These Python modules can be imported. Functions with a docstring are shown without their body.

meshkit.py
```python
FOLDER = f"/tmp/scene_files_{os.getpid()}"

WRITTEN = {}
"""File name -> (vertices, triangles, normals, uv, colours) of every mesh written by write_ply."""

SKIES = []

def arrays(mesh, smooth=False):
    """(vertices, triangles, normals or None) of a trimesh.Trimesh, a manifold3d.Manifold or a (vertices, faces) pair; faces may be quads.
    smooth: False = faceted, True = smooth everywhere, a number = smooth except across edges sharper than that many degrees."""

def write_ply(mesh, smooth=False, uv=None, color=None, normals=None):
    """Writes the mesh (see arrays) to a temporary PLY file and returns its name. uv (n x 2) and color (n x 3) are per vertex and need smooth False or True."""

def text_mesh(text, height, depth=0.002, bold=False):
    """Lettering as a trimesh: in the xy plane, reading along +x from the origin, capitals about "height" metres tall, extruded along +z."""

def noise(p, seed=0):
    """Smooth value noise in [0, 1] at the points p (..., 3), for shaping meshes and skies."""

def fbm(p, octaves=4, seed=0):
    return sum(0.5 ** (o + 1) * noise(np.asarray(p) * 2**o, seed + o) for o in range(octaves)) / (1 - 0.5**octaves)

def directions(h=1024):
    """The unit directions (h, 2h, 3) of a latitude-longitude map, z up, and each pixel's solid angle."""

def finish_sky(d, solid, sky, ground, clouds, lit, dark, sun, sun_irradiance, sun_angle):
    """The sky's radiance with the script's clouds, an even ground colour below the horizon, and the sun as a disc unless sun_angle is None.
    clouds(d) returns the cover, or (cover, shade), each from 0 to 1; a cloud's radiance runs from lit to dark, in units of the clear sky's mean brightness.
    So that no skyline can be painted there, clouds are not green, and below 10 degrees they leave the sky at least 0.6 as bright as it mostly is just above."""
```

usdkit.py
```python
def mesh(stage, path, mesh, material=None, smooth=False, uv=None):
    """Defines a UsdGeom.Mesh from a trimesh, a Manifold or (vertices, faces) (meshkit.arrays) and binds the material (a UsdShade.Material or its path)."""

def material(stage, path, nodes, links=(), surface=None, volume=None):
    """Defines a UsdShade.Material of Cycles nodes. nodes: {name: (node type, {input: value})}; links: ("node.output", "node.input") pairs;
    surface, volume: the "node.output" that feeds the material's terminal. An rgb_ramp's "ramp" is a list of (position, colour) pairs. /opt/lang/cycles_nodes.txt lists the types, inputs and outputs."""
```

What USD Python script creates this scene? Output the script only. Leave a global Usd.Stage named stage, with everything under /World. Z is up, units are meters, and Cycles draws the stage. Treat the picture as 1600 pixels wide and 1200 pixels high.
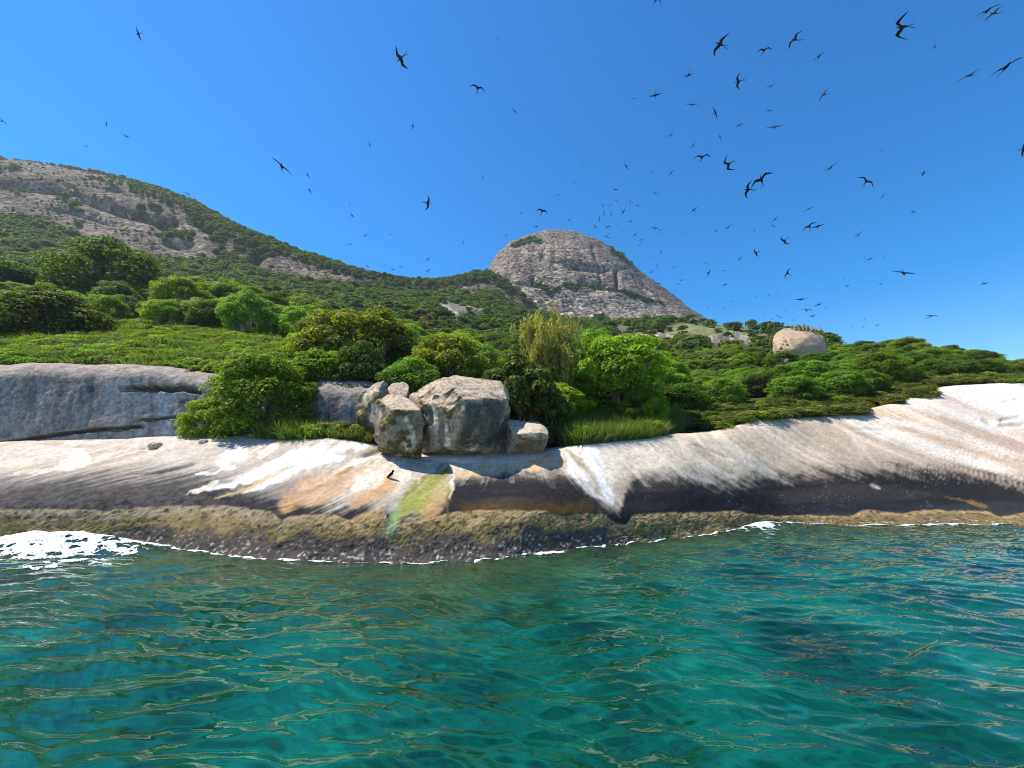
import math, random
import numpy as np, trimesh, usdkit, manifold3d as m3
from meshkit import noise, fbm
from scipy.interpolate import PchipInterpolator
from scipy.spatial import ConvexHull
from scipy.ndimage import gaussian_filter1d
from pxr import Usd, UsdGeom, UsdLux, UsdShade, Gf, Sdf, Vt

stage = Usd.Stage.CreateInMemory()
UsdGeom.SetStageUpAxis(stage, UsdGeom.Tokens.z)
UsdGeom.SetStageMetersPerUnit(stage, 1.0)
world = UsdGeom.Xform.Define(stage, '/World')
stage.SetDefaultPrim(world.GetPrim())
UsdGeom.Scope.Define(stage, '/World/Looks')

# ------------------------------------------------------------------ camera, sky, sun, exposure
CAM_H, FOC, PITCH = 2.5, 640.0, math.atan2(110, 640)
EXPOSURE = 0.78
SUN = np.array([-0.50, 0.07, 0.86]); SUN /= np.linalg.norm(SUN)
cam = UsdGeom.Camera.Define(stage, '/World/camera')
cam.CreateHorizontalApertureAttr(36.0); cam.CreateVerticalApertureAttr(27.0)
cam.CreateFocalLengthAttr(36.0 * FOC / 1600.0)
cam.CreateClippingRangeAttr(Gf.Vec2f(0.05, 20000))
cam.CreateExposureAttr(EXPOSURE)
cam.AddTranslateOp().Set(Gf.Vec3d(0, 0, CAM_H))
cam.AddRotateXOp().Set(90 + math.degrees(PITCH))

SUN_EL, SUN_ROT = math.asin(SUN[2]), math.atan2(SUN[0], SUN[1])
sky_mat = usdkit.material(stage, '/World/Looks/sky_look', {
    'sky': ('sky_texture', {'sky_type': 'single_scattering', 'sun_disc': False, 'sun_elevation': SUN_EL, 'sun_rotation': SUN_ROT,
                            'altitude': 0.0, 'air_density': 1.0, 'aerosol_density': 0.12, 'ozone_density': 1.5}),
    'sat': ('hsv', {'saturation': 1.6, 'value': 1.13, 'hue': 0.503, 'fac': 1.0}),
    'bg': ('background_shader', {'strength': 0.105})},
    [('sky.color', 'sat.color'), ('sat.color', 'bg.color')], surface='bg.background')
dome = UsdLux.DomeLight.Define(stage, '/World/sky')
UsdShade.MaterialBindingAPI.Apply(dome.GetPrim()).Bind(sky_mat)
dome.GetPrim().SetCustomDataByKey('kind', 'structure')
dome.GetPrim().SetCustomDataByKey('label', 'clear deep blue sky')
sun = UsdLux.DistantLight.Define(stage, '/World/sun')
sun.CreateNormalizeAttr(True); sun.CreateIntensityAttr(1.25); sun.CreateAngleAttr(0.5)
sun.CreateColorAttr(Gf.Vec3f(1.0, 0.92, 0.80))
_z = SUN; _x = np.cross([0, 0, 1.0], _z); _x /= np.linalg.norm(_x); _y = np.cross(_z, _x)
sun.AddTransformOp().Set(Gf.Matrix4d(*_x, 0, *_y, 0, *_z, 0, 0, 0, 0, 1))

# ------------------------------------------------------------------ helpers
CT, ST = math.cos(PITCH), math.sin(PITCH)
def project(P):
    P = np.asarray(P, float); x, y, z = P[..., 0], P[..., 1], P[..., 2] - CAM_H
    fw = np.maximum(y * CT + z * ST, 1e-3); up = -y * ST + z * CT
    return 800 + FOC * x / fw, 600 - FOC * up / fw
def ray(u, v):
    a, b = (np.asarray(u, float) - 800) / FOC, (600 - np.asarray(v, float)) / FOC
    return a, CT - b * ST, ST + b * CT
def at(u, v, Y):
    dx, dy, dz = ray(u, v); s = np.asarray(Y, float) / dy
    return np.stack(np.broadcast_arrays(dx * s, dy * s, CAM_H + dz * s), -1)
def at_z(u, v, z):
    dx, dy, dz = ray(u, v); s = (np.asarray(z, float) - CAM_H) / dz
    return np.stack(np.broadcast_arrays(dx * s, dy * s, CAM_H + dz * s), -1)
def col(u, Y, z):                       # the point at depth Y and height z in the image column u
    Y, z = np.asarray(Y, float), np.asarray(z, float)
    fw = Y * CT + (z - CAM_H) * ST
    return np.stack(np.broadcast_arrays((np.asarray(u, float) - 800) / FOC * fw, Y, z), -1)
def K(u, pts, smooth=True):
    a = np.array(pts, float)
    u = np.clip(u, a[0, 0], a[-1, 0])
    return PchipInterpolator(a[:, 0], a[:, 1])(u) if smooth else np.interp(u, a[:, 0], a[:, 1])
def sst(a, b, x):
    t = np.clip((x - a) / (b - a), 0, 1); return t * t * (3 - 2 * t)
def mixc(a, b, f):
    return a + (np.asarray(b, float) - a) * np.asarray(f)[..., None]
def Ks(u, pts, sg=14.0, smooth=True):      # the same, rounded off so that no kink shows in the surface
    g = np.arange(-1100, 2700, 4.0); k = np.exp(-0.5 * (np.arange(-60, 61) * 4.0 / sg) ** 2); k /= k.sum()
    return np.interp(u, g, np.convolve(np.pad(K(g, pts, smooth), 60, 'edge'), k, 'valid'))
def loft(lines, subs):
    L = np.stack(lines, 0); t = np.concatenate([np.linspace(i, i + 1, s, endpoint=False) for i, s in enumerate(subs)] + [[len(subs)]])
    return PchipInterpolator(np.arange(len(lines)), L, axis=0)(t)
def grid_faces(nt, nu, mask=None):
    i = np.arange(nt * nu).reshape(nt, nu)
    a, b, c, d = i[:-1, :-1], i[:-1, 1:], i[1:, 1:], i[1:, :-1]
    q = np.stack([a, b, c, d], -1)
    if mask is not None: q = q[mask]
    q = q.reshape(-1, 4)
    return np.vstack([q[:, [0, 1, 2]], q[:, [0, 2, 3]]])
def grid_normals(P):
    du = np.gradient(P, axis=1); dt = np.gradient(P, axis=0)
    n = np.cross(du, dt); return n / np.maximum(np.linalg.norm(n, axis=-1, keepdims=True), 1e-9)
def seg_dist(u, v, poly):
    """distance in (u, v) to a polyline and the fraction along it"""
    poly = np.asarray(poly, float); best = np.full(np.shape(u), 1e9); frac = np.zeros(np.shape(u)); n = len(poly) - 1
    side = np.zeros(np.shape(u))
    for i in range(n):
        a, b = poly[i], poly[i + 1]; d = b - a
        t = np.clip(((u - a[0]) * d[0] + (v - a[1]) * d[1]) / (d @ d), 0, 1)
        px, py = u - a[0] - t * d[0], v - a[1] - t * d[1]
        dist = np.hypot(px, py); m = dist < best
        best = np.where(m, dist, best); frac = np.where(m, (i + t) / n, frac)
    return best, frac
def in_poly(u, v, poly):
    poly = np.asarray(poly, float); inside = np.zeros(np.shape(u), bool); j = len(poly) - 1
    for i in range(len(poly)):
        (xi, yi), (xj, yj) = poly[i], poly[j]
        inside ^= ((yi > v) != (yj > v)) & (u < (xj - xi) * (v - yi) / (yj - yi + 1e-12) + xi); j = i
    return inside
def poly_mask(u, v, poly, soft):
    d, _ = seg_dist(u, v, list(poly) + [poly[0]])
    return sst(-soft, soft, np.where(in_poly(u, v, poly), d, -d))

ORDER = ['leftmost', 'second', 'third', 'fourth', 'fifth', 'sixth', 'seventh', 'eighth', 'ninth', 'tenth', 'eleventh', 'twelfth']
def single_out(bases, us, noun):
    """labels for many alike things: equal ones are told apart by their order from the left"""
    out = list(bases)
    for b in set(bases):
        ii = sorted((i for i, q in enumerate(bases) if q == b), key=lambda i: us[i])
        if len(ii) == 1: continue
        n = noun(b); many = b.replace(n, n + ('es' if n.endswith('sh') else 's'), 1)
        for k, i in enumerate(ii): out[i] = ('leftmost of the ' if k == 0 else ('rightmost of the ' if k == len(ii) - 1 else ORDER[min(k, 11)] + ' from left of the ')) + many
    return [q if len(q.split()) <= 16 else q.replace(' the ', ' ') for q in out]
used = {}
def numbered(name, parent='/World'):
    k = used.get((parent, name), 0); used[(parent, name)] = k + 1
    return f'{parent}/{name}' if k == 0 else f'{parent}/{name}_{k:03d}'
def setd(prim, **kw):
    for k, v in kw.items():
        if v is not None: prim.SetCustomDataByKey(k, v)
def put(name, mesh, mat, parent=None, smooth=False, tint=None, extra=None, **data):
    path = numbered(name, str(parent.GetPath()) if parent else '/World')
    m = usdkit.mesh(stage, path, mesh, mat, smooth)
    pv = UsdGeom.PrimvarsAPI(m)
    if tint is not None:
        pv.CreatePrimvar('tint', Sdf.ValueTypeNames.Color3fArray, 'vertex').Set(Vt.Vec3fArray.FromNumpy(np.asarray(tint, np.float32).reshape(-1, 3)))
    for k, a in (extra or {}).items():
        pv.CreatePrimvar(k, Sdf.ValueTypeNames.FloatArray, 'vertex').Set(Vt.FloatArray.FromNumpy(np.asarray(a, np.float32).ravel()))
    setd(m.GetPrim(), **data)
    return m.GetPrim()
def thing(name, label, category, loc, rotz=0, scale=(1, 1, 1), group=None, ref=None):
    x = UsdGeom.Xform.Define(stage, numbered(name))
    if ref is not None:
        x.GetPrim().GetReferences().AddInternalReference(ref.GetPath()); x.GetPrim().SetInstanceable(True)
    x.ClearXformOpOrder() if ref is None else None
    x = UsdGeom.Xformable(x)
    if ref is None:
        x.AddTranslateOp().Set(Gf.Vec3d(*map(float, loc))); x.AddRotateZOp().Set(float(rotz)); x.AddScaleOp().Set(Gf.Vec3f(*map(float, scale)))
    else:
        p = x.GetPrim()
        p.GetAttribute('xformOp:translate').Set(Gf.Vec3d(*map(float, loc))); p.GetAttribute('xformOp:rotateZ').Set(float(rotz)); p.GetAttribute('xformOp:scale').Set(Gf.Vec3f(*map(float, scale)))
    setd(x.GetPrim(), label=label, category=category, group=group)
    return x.GetPrim()

# ------------------------------------------------------------------ materials
def rock_material(name, fine=18.0, strength=0.6, dist=0.03, rough=0.9, contrast=0.45, grain=90.0, spec=0.25, lo=0.3):
    return usdkit.material(stage, f'/World/Looks/{name}', {
        'a': ('attribute', {'attribute': 'tint'}), 'g': ('geometry', {}),
        'n1': ('noise_texture', {'scale': fine, 'detail': 6.0, 'roughness': 0.65}),
        'n2': ('noise_texture', {'scale': grain, 'detail': 3.0, 'roughness': 0.7}),
        'r1': ('map_range', {'from_min': lo, 'from_max': 1 - lo, 'to_min': 1 - contrast, 'to_max': 1 + contrast * 0.75}),
        'r2': ('map_range', {'from_min': lo, 'from_max': 1 - lo, 'to_min': 0.78, 'to_max': 1.2}),
        'm': ('math', {'math_type': 'multiply'}),
        'c': ('combine_xyz', {}), 'x': ('mix', {'mix_type': 'multiply', 'fac': 1.0}),
        'b': ('bump', {'strength': strength, 'distance': dist}),
        'p': ('principled_bsdf', {'roughness': rough, 'specular_ior_level': spec})},
        [('g.position', 'n1.vector'), ('g.position', 'n2.vector'), ('n1.fac', 'r1.value'), ('n2.fac', 'r2.value'),
         ('r1.result', 'm.value1'), ('r2.result', 'm.value2'), ('m.value', 'c.x'), ('m.value', 'c.y'), ('m.value', 'c.z'),
         ('a.color', 'x.color1'), ('c.vector', 'x.color2'), ('x.color', 'p.base_color'), ('n1.fac', 'b.height'), ('b.normal', 'p.normal')], surface='p.BSDF')
M_slab = rock_material('granite_slab_look', 8.0, 0.5, 0.03, 0.9, 0.21, 60.0, 0.12, lo=0.36)
M_cliff = rock_material('granite_cliff_look', 6.0, 0.9, 0.07, 0.9, 0.42, 40.0, lo=0.36)
M_boulder = rock_material('granite_boulder_look', 9.0, 0.9, 0.05, 0.9, 0.42, 45.0, lo=0.36)
M_far = rock_material('far_granite_look', 0.42, 1.0, 1.6, 0.95, 0.8, 1.5, lo=0.38)
M_soil = rock_material('slope_soil_look', 1.4, 0.8, 0.12, 0.95, 0.4, 9.0)
M_seabed = rock_material('seabed_look', 1.2, 0.6, 0.08, 0.95, 0.45, 6.0)

def leaf_material(name, trans=0.44, rough=0.6, hue=0.018, val=0.34):
    return usdkit.material(stage, f'/World/Looks/{name}', {
        'a': ('attribute', {'attribute': 'tint'}), 'o': ('object_info', {}),
        'h': ('map_range', {'to_min': 0.5 - hue, 'to_max': 0.5 + hue}), 'w': ('white_noise_texture', {'dimensions': '1D'}),
        'v': ('map_range', {'to_min': 1 - val * 0.75, 'to_max': 1 + val}),
        's': ('hsv', {'saturation': 1.0, 'fac': 1.0}),
        'p': ('principled_bsdf', {'roughness': rough, 'specular_ior_level': 0.22}), 't': ('translucent_bsdf', {}),
        'tc': ('mix', {'mix_type': 'multiply', 'fac': 1.0, 'color2': (1.6, 1.7, 0.5)}),
        'm': ('mix_closure', {'fac': trans})},
        [('o.random', 'h.value'), ('o.random', 'w.w'), ('w.value', 'v.value'), ('h.result', 's.hue'), ('v.result', 's.value'), ('a.color', 's.color'),
         ('s.color', 'p.base_color'), ('s.color', 'tc.color1'), ('tc.color', 't.color'), ('p.BSDF', 'm.closure1'), ('t.BSDF', 'm.closure2')], surface='m.closure')
M_leaf = leaf_material('leaf_look')
M_grass = leaf_material('grass_blade_look', 0.35, 0.6, 0.015, 0.3)
def plain(name, c, rough=0.8, spec=0.3, var=0.25, scale=6.0):
    return usdkit.material(stage, f'/World/Looks/{name}', {
        't': ('texture_coordinate', {}), 'n': ('noise_texture', {'scale': scale, 'detail': 4.0}),
        'r': ('rgb_ramp', {'ramp': [(0.25, tuple(x * (1 - var) for x in c)), (0.75, tuple(min(1, x * (1 + var)) for x in c))]}),
        'p': ('principled_bsdf', {'roughness': rough, 'specular_ior_level': spec})},
        [('t.object', 'n.vector'), ('n.fac', 'r.fac'), ('r.color', 'p.base_color')], surface='p.BSDF')
M_bark = plain('bark_look', (0.09, 0.07, 0.055))
M_bark_pale = plain('pale_bark_look', (0.22, 0.19, 0.16))
M_bird = plain('dark_plumage_look', (0.006, 0.005, 0.006), 0.8, 0.1)
M_bill = plain('bill_look', (0.12, 0.11, 0.11), 0.5)
M_white_bird = plain('white_plumage_look', (0.8, 0.79, 0.76), 0.7, 0.2, 0.05)
M_foam = usdkit.material(stage, '/World/Looks/foam_look', {
    'g': ('geometry', {}), 'n': ('noise_texture', {'scale': 17.0, 'detail': 6.0, 'roughness': 0.7}), 'r': ('map_range', {'from_min': 0.38, 'from_max': 0.58, 'to_min': 0.35, 'to_max': 1.0, 'clamp': True}),
    'p': ('principled_bsdf', {'base_color': (0.72, 0.77, 0.79), 'roughness': 0.7}), 't': ('transparent_bsdf', {'color': (0.95, 1, 1)}), 'm': ('mix_closure', {})},
    [('g.position', 'n.vector'), ('n.fac', 'r.value'), ('r.result', 'm.fac'), ('t.BSDF', 'm.closure1'), ('p.BSDF', 'm.closure2')], surface='m.closure')

# ------------------------------------------------------------------ shore: granite slab running down into the sea
US = np.concatenate([np.arange(-900, -60, 20.0), np.arange(-60, 1660, 1.7), np.arange(1660, 2500, 20.0)])
VW = [(-900, 870), (-300, 860), (0, 856), (230, 856), (300, 862), (380, 870), (450, 875), (650, 880), (760, 874), (850, 862), (950, 852), (1050, 842), (1130, 833), (1170, 824), (1250, 820), (1400, 821), (1500, 818), (1600, 820), (2400, 830)]
VB = [(-900, 800), (-60, 796), (0, 796), (100, 797), (180, 797), (240, 792), (330, 790), (400, 797), (425, 800), (440, 812), (455, 806), (520, 803), (545, 812), (560, 803), (600, 795), (608, 820), (625, 812), (660, 806), (680, 806), (700, 800), (760, 797), (850, 799), (880, 806), (905, 803), (940, 804), (962, 818), (975, 820), (990, 805), (1080, 801), (1140, 800), (1200, 806), (1320, 806), (1340, 801), (1360, 797), (1385, 800), (1410, 804), (1440, 798), (1545, 796), (1565, 806), (1600, 801), (2400, 805)]
VC = [(-900, 720), (-200, 700), (0, 694), (100, 690), (250, 686), (400, 682), (520, 684), (580, 696), (640, 706), (800, 707), (870, 703), (900, 697), (1000, 687), (1120, 672), (1180, 657), (1250, 652), (1350, 640), (1420, 620), (1470, 604), (1600, 598), (1800, 590), (2400, 575)]
YC = [(-900, 18.5), (0, 16.6), (350, 15.8), (560, 14.6), (870, 14.6), (1000, 16.2), (1180, 19), (1350, 22), (1470, 25), (1600, 27), (2400, 33)]
ZB = [(-900, .95), (900, 0.98), (1000, 0.85), (1150, 0.45), (1250, 0.34), (2400, 0.34)]
def shore_lines(us):
    W = at_z(us, Ks(us, VW, 16), 0.0); Yw = W[:, 1]
    vbs = np.convolve(np.pad(K(np.arange(-900, 2500, 5.0), VB), 30, 'edge'), np.hanning(61) / np.hanning(61).sum(), 'valid'); B = at_z(us, np.interp(us, np.arange(-900, 2500, 5.0), vbs), Ks(us, ZB, 30)); C = at(us, Ks(us, VC, 12), Ks(us, YC, 45))
    q = B[:, 1] - Yw - 0.35; Yb = Yw + 0.35 + 0.15 * np.log1p(np.exp(np.clip(q / 0.15, -30, 30))); Yb = gaussian_filter1d(Yb, 22); Yb = np.maximum(Yb, Yw + 0.12)
    B = at(us, np.interp(us, np.arange(-900, 2500, 5.0), vbs), Yb)
    Yc, zc, zb = C[:, 1], C[:, 2], B[:, 2]
    M = col(us, Yb + 0.46 * (Yc - Yb), zb + 0.58 * (zc - zb))
    return [col(us, Yw - 9, np.full_like(Yw, -4.9)), col(us, Yw - 4.5, np.full_like(Yw, -2.6)), col(us, Yw - 1.6, np.full_like(Yw, -0.75)), W, B, M, C,
            col(us, Yc + 2.6, zc + 0.22), col(us, Yc + 7, zc + 0.5)]
P0 = loft(shore_lines(US), [8, 8, 12, 44, 62, 50, 16, 4])
nt, nu = P0.shape[:2]
N0 = grid_normals(P0)
u0, v0 = project(P0)
UU = np.broadcast_to(US, (nt, nu))
vb, vc = K(US, VB)[None], K(US, VC)[None]
YY = P0[..., 1]; beyond = YY > Ks(US, YC, 45)[None]
# relief: broad swells, flutes that follow the run-off lines, grain; barnacle crust stands proud
KS = [(-100, 4.0), (200, 3.6), (330, 2.6), (450, 1.8), (560, 1.35), (640, 1.0), (700, 0.75), (760, 0.25), (850, -0.35), (930, -0.72), (1050, -1.0), (1150, -1.4), (1300, -2.2), (1450, -2.7), (1700, -3.2)]
s_flow = UU + Ks(US, KS, 25)[None] * (v0 - 720)
flow = lambda f, g, seed, o=4: fbm(np.stack([s_flow * f, v0 * g, np.zeros_like(v0)], -1), o, seed)
big = fbm(P0 * 0.35, 3, 11) - 0.5
flut = flow(0.02, 0.004, 5, 3) - 0.5
fine = fbm(P0 * 3.0, 4, 12) - 0.5
jag = (fbm(np.stack([UU * 0.06, v0 * 0.02, 0 * v0], -1), 3, 3) - 0.5) * 9
barn = sst(-2.0, 2.5, v0 - vb + jag * 0.5)
land = sst(-0.6, 0.3, P0[..., 2])
crust = (fbm(P0 * 21.0, 3, 21) - 0.5) * 0.06 + (fbm(P0 * 2.6, 3, 22) - 0.5) * 0.13 + 0.012
pix = np.clip(YY / FOC, 0.01, 0.06)
P1 = P0 + N0 * (big * 0.20 * land + flut * 0.05 * land * (1 - 0.6 * barn) + fine * 0.03 + barn * crust)[..., None]
def groove(P, N, u, v, poly, wpx, depth):
    d, f = seg_dist(u, v, poly)
    return np.exp(-(d / wpx) ** 2) * depth * np.clip(np.minimum(f, 1 - f) * 6, 0.15, 1)
for poly, w, dp in [([(203, 743), (250, 737), (290, 728), (310, 722)], 2.0, 0.10), ([(216, 702), (250, 699)], 2, 0.08),
                    ([(60, 690), (150, 696), (200, 688), (240, 692)], 3.0, 0.16), ([(1530, 652), (1560, 664), (1600, 662), (1640, 668)], 3.5, 0.16), ([(1560, 656), (1600, 650)], 2.5, 0.12),
                    ([(1400, 726), (1425, 731)], 1.8, 0.08), ([(1500, 775), (1540, 792), (1568, 806)], 2.2, 0.12), ([(1320, 670), (1400, 673), (1470, 678)], 1.5, .04),
                    ([(1565, 628), (1600, 622)], 1.5, .05), ([(1075, 692), (1150, 720)], 1.5, .05), ([(560, 715), (600, 700), (625, 703)], 3, .12), ([(640, 712), (690, 716), (740, 722)], 3, .10)]:
    P1 = P1 - N0 * groove(P1, N0, u0, v0, poly, w, dp)[..., None]
uvn = np.stack([UU * 0.05, v0 * 0.05, 0 * v0], -1)
# ---- colour: stains, crusts and run-off marks of the rock itself
n_a, n_b, n_c = fbm(P0 * 1.1, 4, 31), flow(0.05, 0.008, 32), fbm(P0 * 6.0, 4, 33)
Wl = fbm(np.stack([UU * 0.035, v0 * 0.035, 0 * v0], -1), 3, 77) - 0.5
Wm = fbm(np.stack([UU * 0.11, v0 * 0.11, 0 * v0], -1), 3, 78) - 0.5
uw, vw = u0 + Wl * 22 + Wm * 9, v0 + (fbm(np.stack([UU * 0.05, v0 * 0.05, 0 * v0 + 7], -1), 3, 79) - 0.5) * 16
C = np.broadcast_to(np.array([0.45, 0.375, 0.295]), P0.shape).copy()
C = mixc(C, (0.33, 0.27, 0.225), sst(0.45, 0.62, n_a) * 0.55)
C = mixc(C, (0.56, 0.50, 0.42), sst(0.52, 0.68, n_b) * 0.55)
C = mixc(C, (0.43, 0.335, 0.27), sst(1330, 1480, u0) * sst(640, 680, v0 - (u0 - 1600) * 0.32) * 0.7)
C = mixc(C, (0.30, 0.255, 0.215), sst(0.50, 0.72, flow(0.018, 0.003, 36, 5)) * 0.5)
C = mixc(C, (0.62, 0.57, 0.50), sst(0.60, 0.68, flow(0.11, 0.006, 37)) * 0.55)
C = mixc(C, (0.60, 0.57, 0.53), sst(1380, 1520, u0) * (1 - sst(655, 690, v0 - (u0 - 1600) * 0.28)) * sst(0.36, 0.50, n_b))
C = mixc(C, (0.62, 0.57, 0.49), sst(860, 900, u0) * (1 - sst(1000, 1100, u0)) * (1 - sst(735, 770, v0)) * 0.7)
C = mixc(C, (0.50, 0.44, 0.38), (1 - sst(250, 420, u0)) * (1 - sst(720, 740, v0)) * sst(0.42, 0.58, n_a))
# grey weathered skirt above the black band (left)
VK = [(-900, 758), (0, 757), (100, 752), (200, 750), (260, 747), (330, 752), (400, 768), (440, 782), (500, 792), (560, 792), (610, 797), (690, 797), (704, 752), (730, 742), (800, 741), (850, 742), (890, 746), (920, 768), (950, 797), (966, 800), (978, 768), (1000, 747), (1050, 742), (1100, 748), (1150, 752), (1200, 742), (1300, 738), (1400, 733), (1500, 738), (1600, 757), (1700, 775), (2400, 790)]
vk = K(US, VK)[None] + (flow(0.30, 0.02, 41, 5) - 0.5) * 24 + (flow(0.05, 0.006, 47, 3) - 0.5) * 26 * sst(940, 1000, u0) + (flow(0.09, 0.02, 42) - 0.5) * 26 * (1 - sst(940, 1000, u0)) * (1 - 0.45 * sst(690, 720, u0))
C = C * (1 + sst(900, 1000, u0)[..., None] * np.array([0.13, 0.07, -0.02]))
C = mixc(C, (0.21, 0.185, 0.165), sst(-34, 4, v0 - vk) * (1 - sst(430, 480, u0)) * 0.85)
C = mixc(C, (0.18, 0.165, 0.15), poly_mask(uw, vw, [(420, 760), (520, 742), (560, 748), (480, 775), (420, 800), (330, 790), (300, 770), (380, 775)], 12) * 0.8)
dark = sst(-20, 16, v0 - vk + (n_c - 0.5) * 34)
bandy = fbm(np.stack([P0[..., 0] * 0.15, P0[..., 2] * 2.2, 0 * v0], -1), 4, 44)
Dk = mixc(np.broadcast_to(np.array([0.017, 0.017, 0.019]), P0.shape), (0.050, 0.044, 0.039), sst(0.42, 0.62, bandy) * 0.8)
Dk = mixc(Dk, (0.017, 0.020, 0.027), sst(765, 795, v0) * sst(1120, 1330, u0) * 0.7)
Dk = mixc(Dk, (0.085, 0.050, 0.014), sst(778, 796, v0 + Wl * 20) * sst(705, 740, u0) * (1 - sst(900, 950, u0)) * 0.75)
Dk = mixc(Dk, (0.16, 0.15, 0.14), sst(0.72, 0.78, fbm(P0 * 40, 2, 45)) * sst(0.5, 0.65, fbm(P0 * 1.3, 3, 46)) * 0.7); Dk = mixc(Dk, (0.075, 0.068, 0.064), (1 - sst(250, 470, u0)) * sst(0.35, 0.6, fbm(P0 * 9, 3, 48)) * 0.75)
C = mixc(C, Dk, dark)
def streak(poly, w0, w1, color, a, soft=0.6, breakup=0.75, seed=1):
    global C
    d, f = seg_dist(u0 + Wl * 14 + Wm * 6, v0 + Wm * 6, poly); w = (w0 + (w1 - w0) * f) * np.clip(np.minimum(f * 5, (1 - f) * 4) + 0.12, 0, 1) ** 0.7
    m = 1 - sst(w * (1 - soft), w * (1 + soft), d + (flow(0.16, 0.016, seed + 50, 5) - 0.5) * 2 * breakup * w)
    ends = sst(0, 0.06, f) * (1 - sst(0.90, 1.0, f) * 0.85)
    C = mixc(C, color, m * ends * a * np.clip(0.45 + 1.5 * (flow(0.22, 0.02, seed + 90, 4) - 0.25), 0.25, 1))
WHT = (0.76, 0.74, 0.69); CRM = (0.66, 0.58, 0.46); ORA = (0.46, 0.265, 0.125); YEL = (0.55, 0.40, 0.18)
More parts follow.
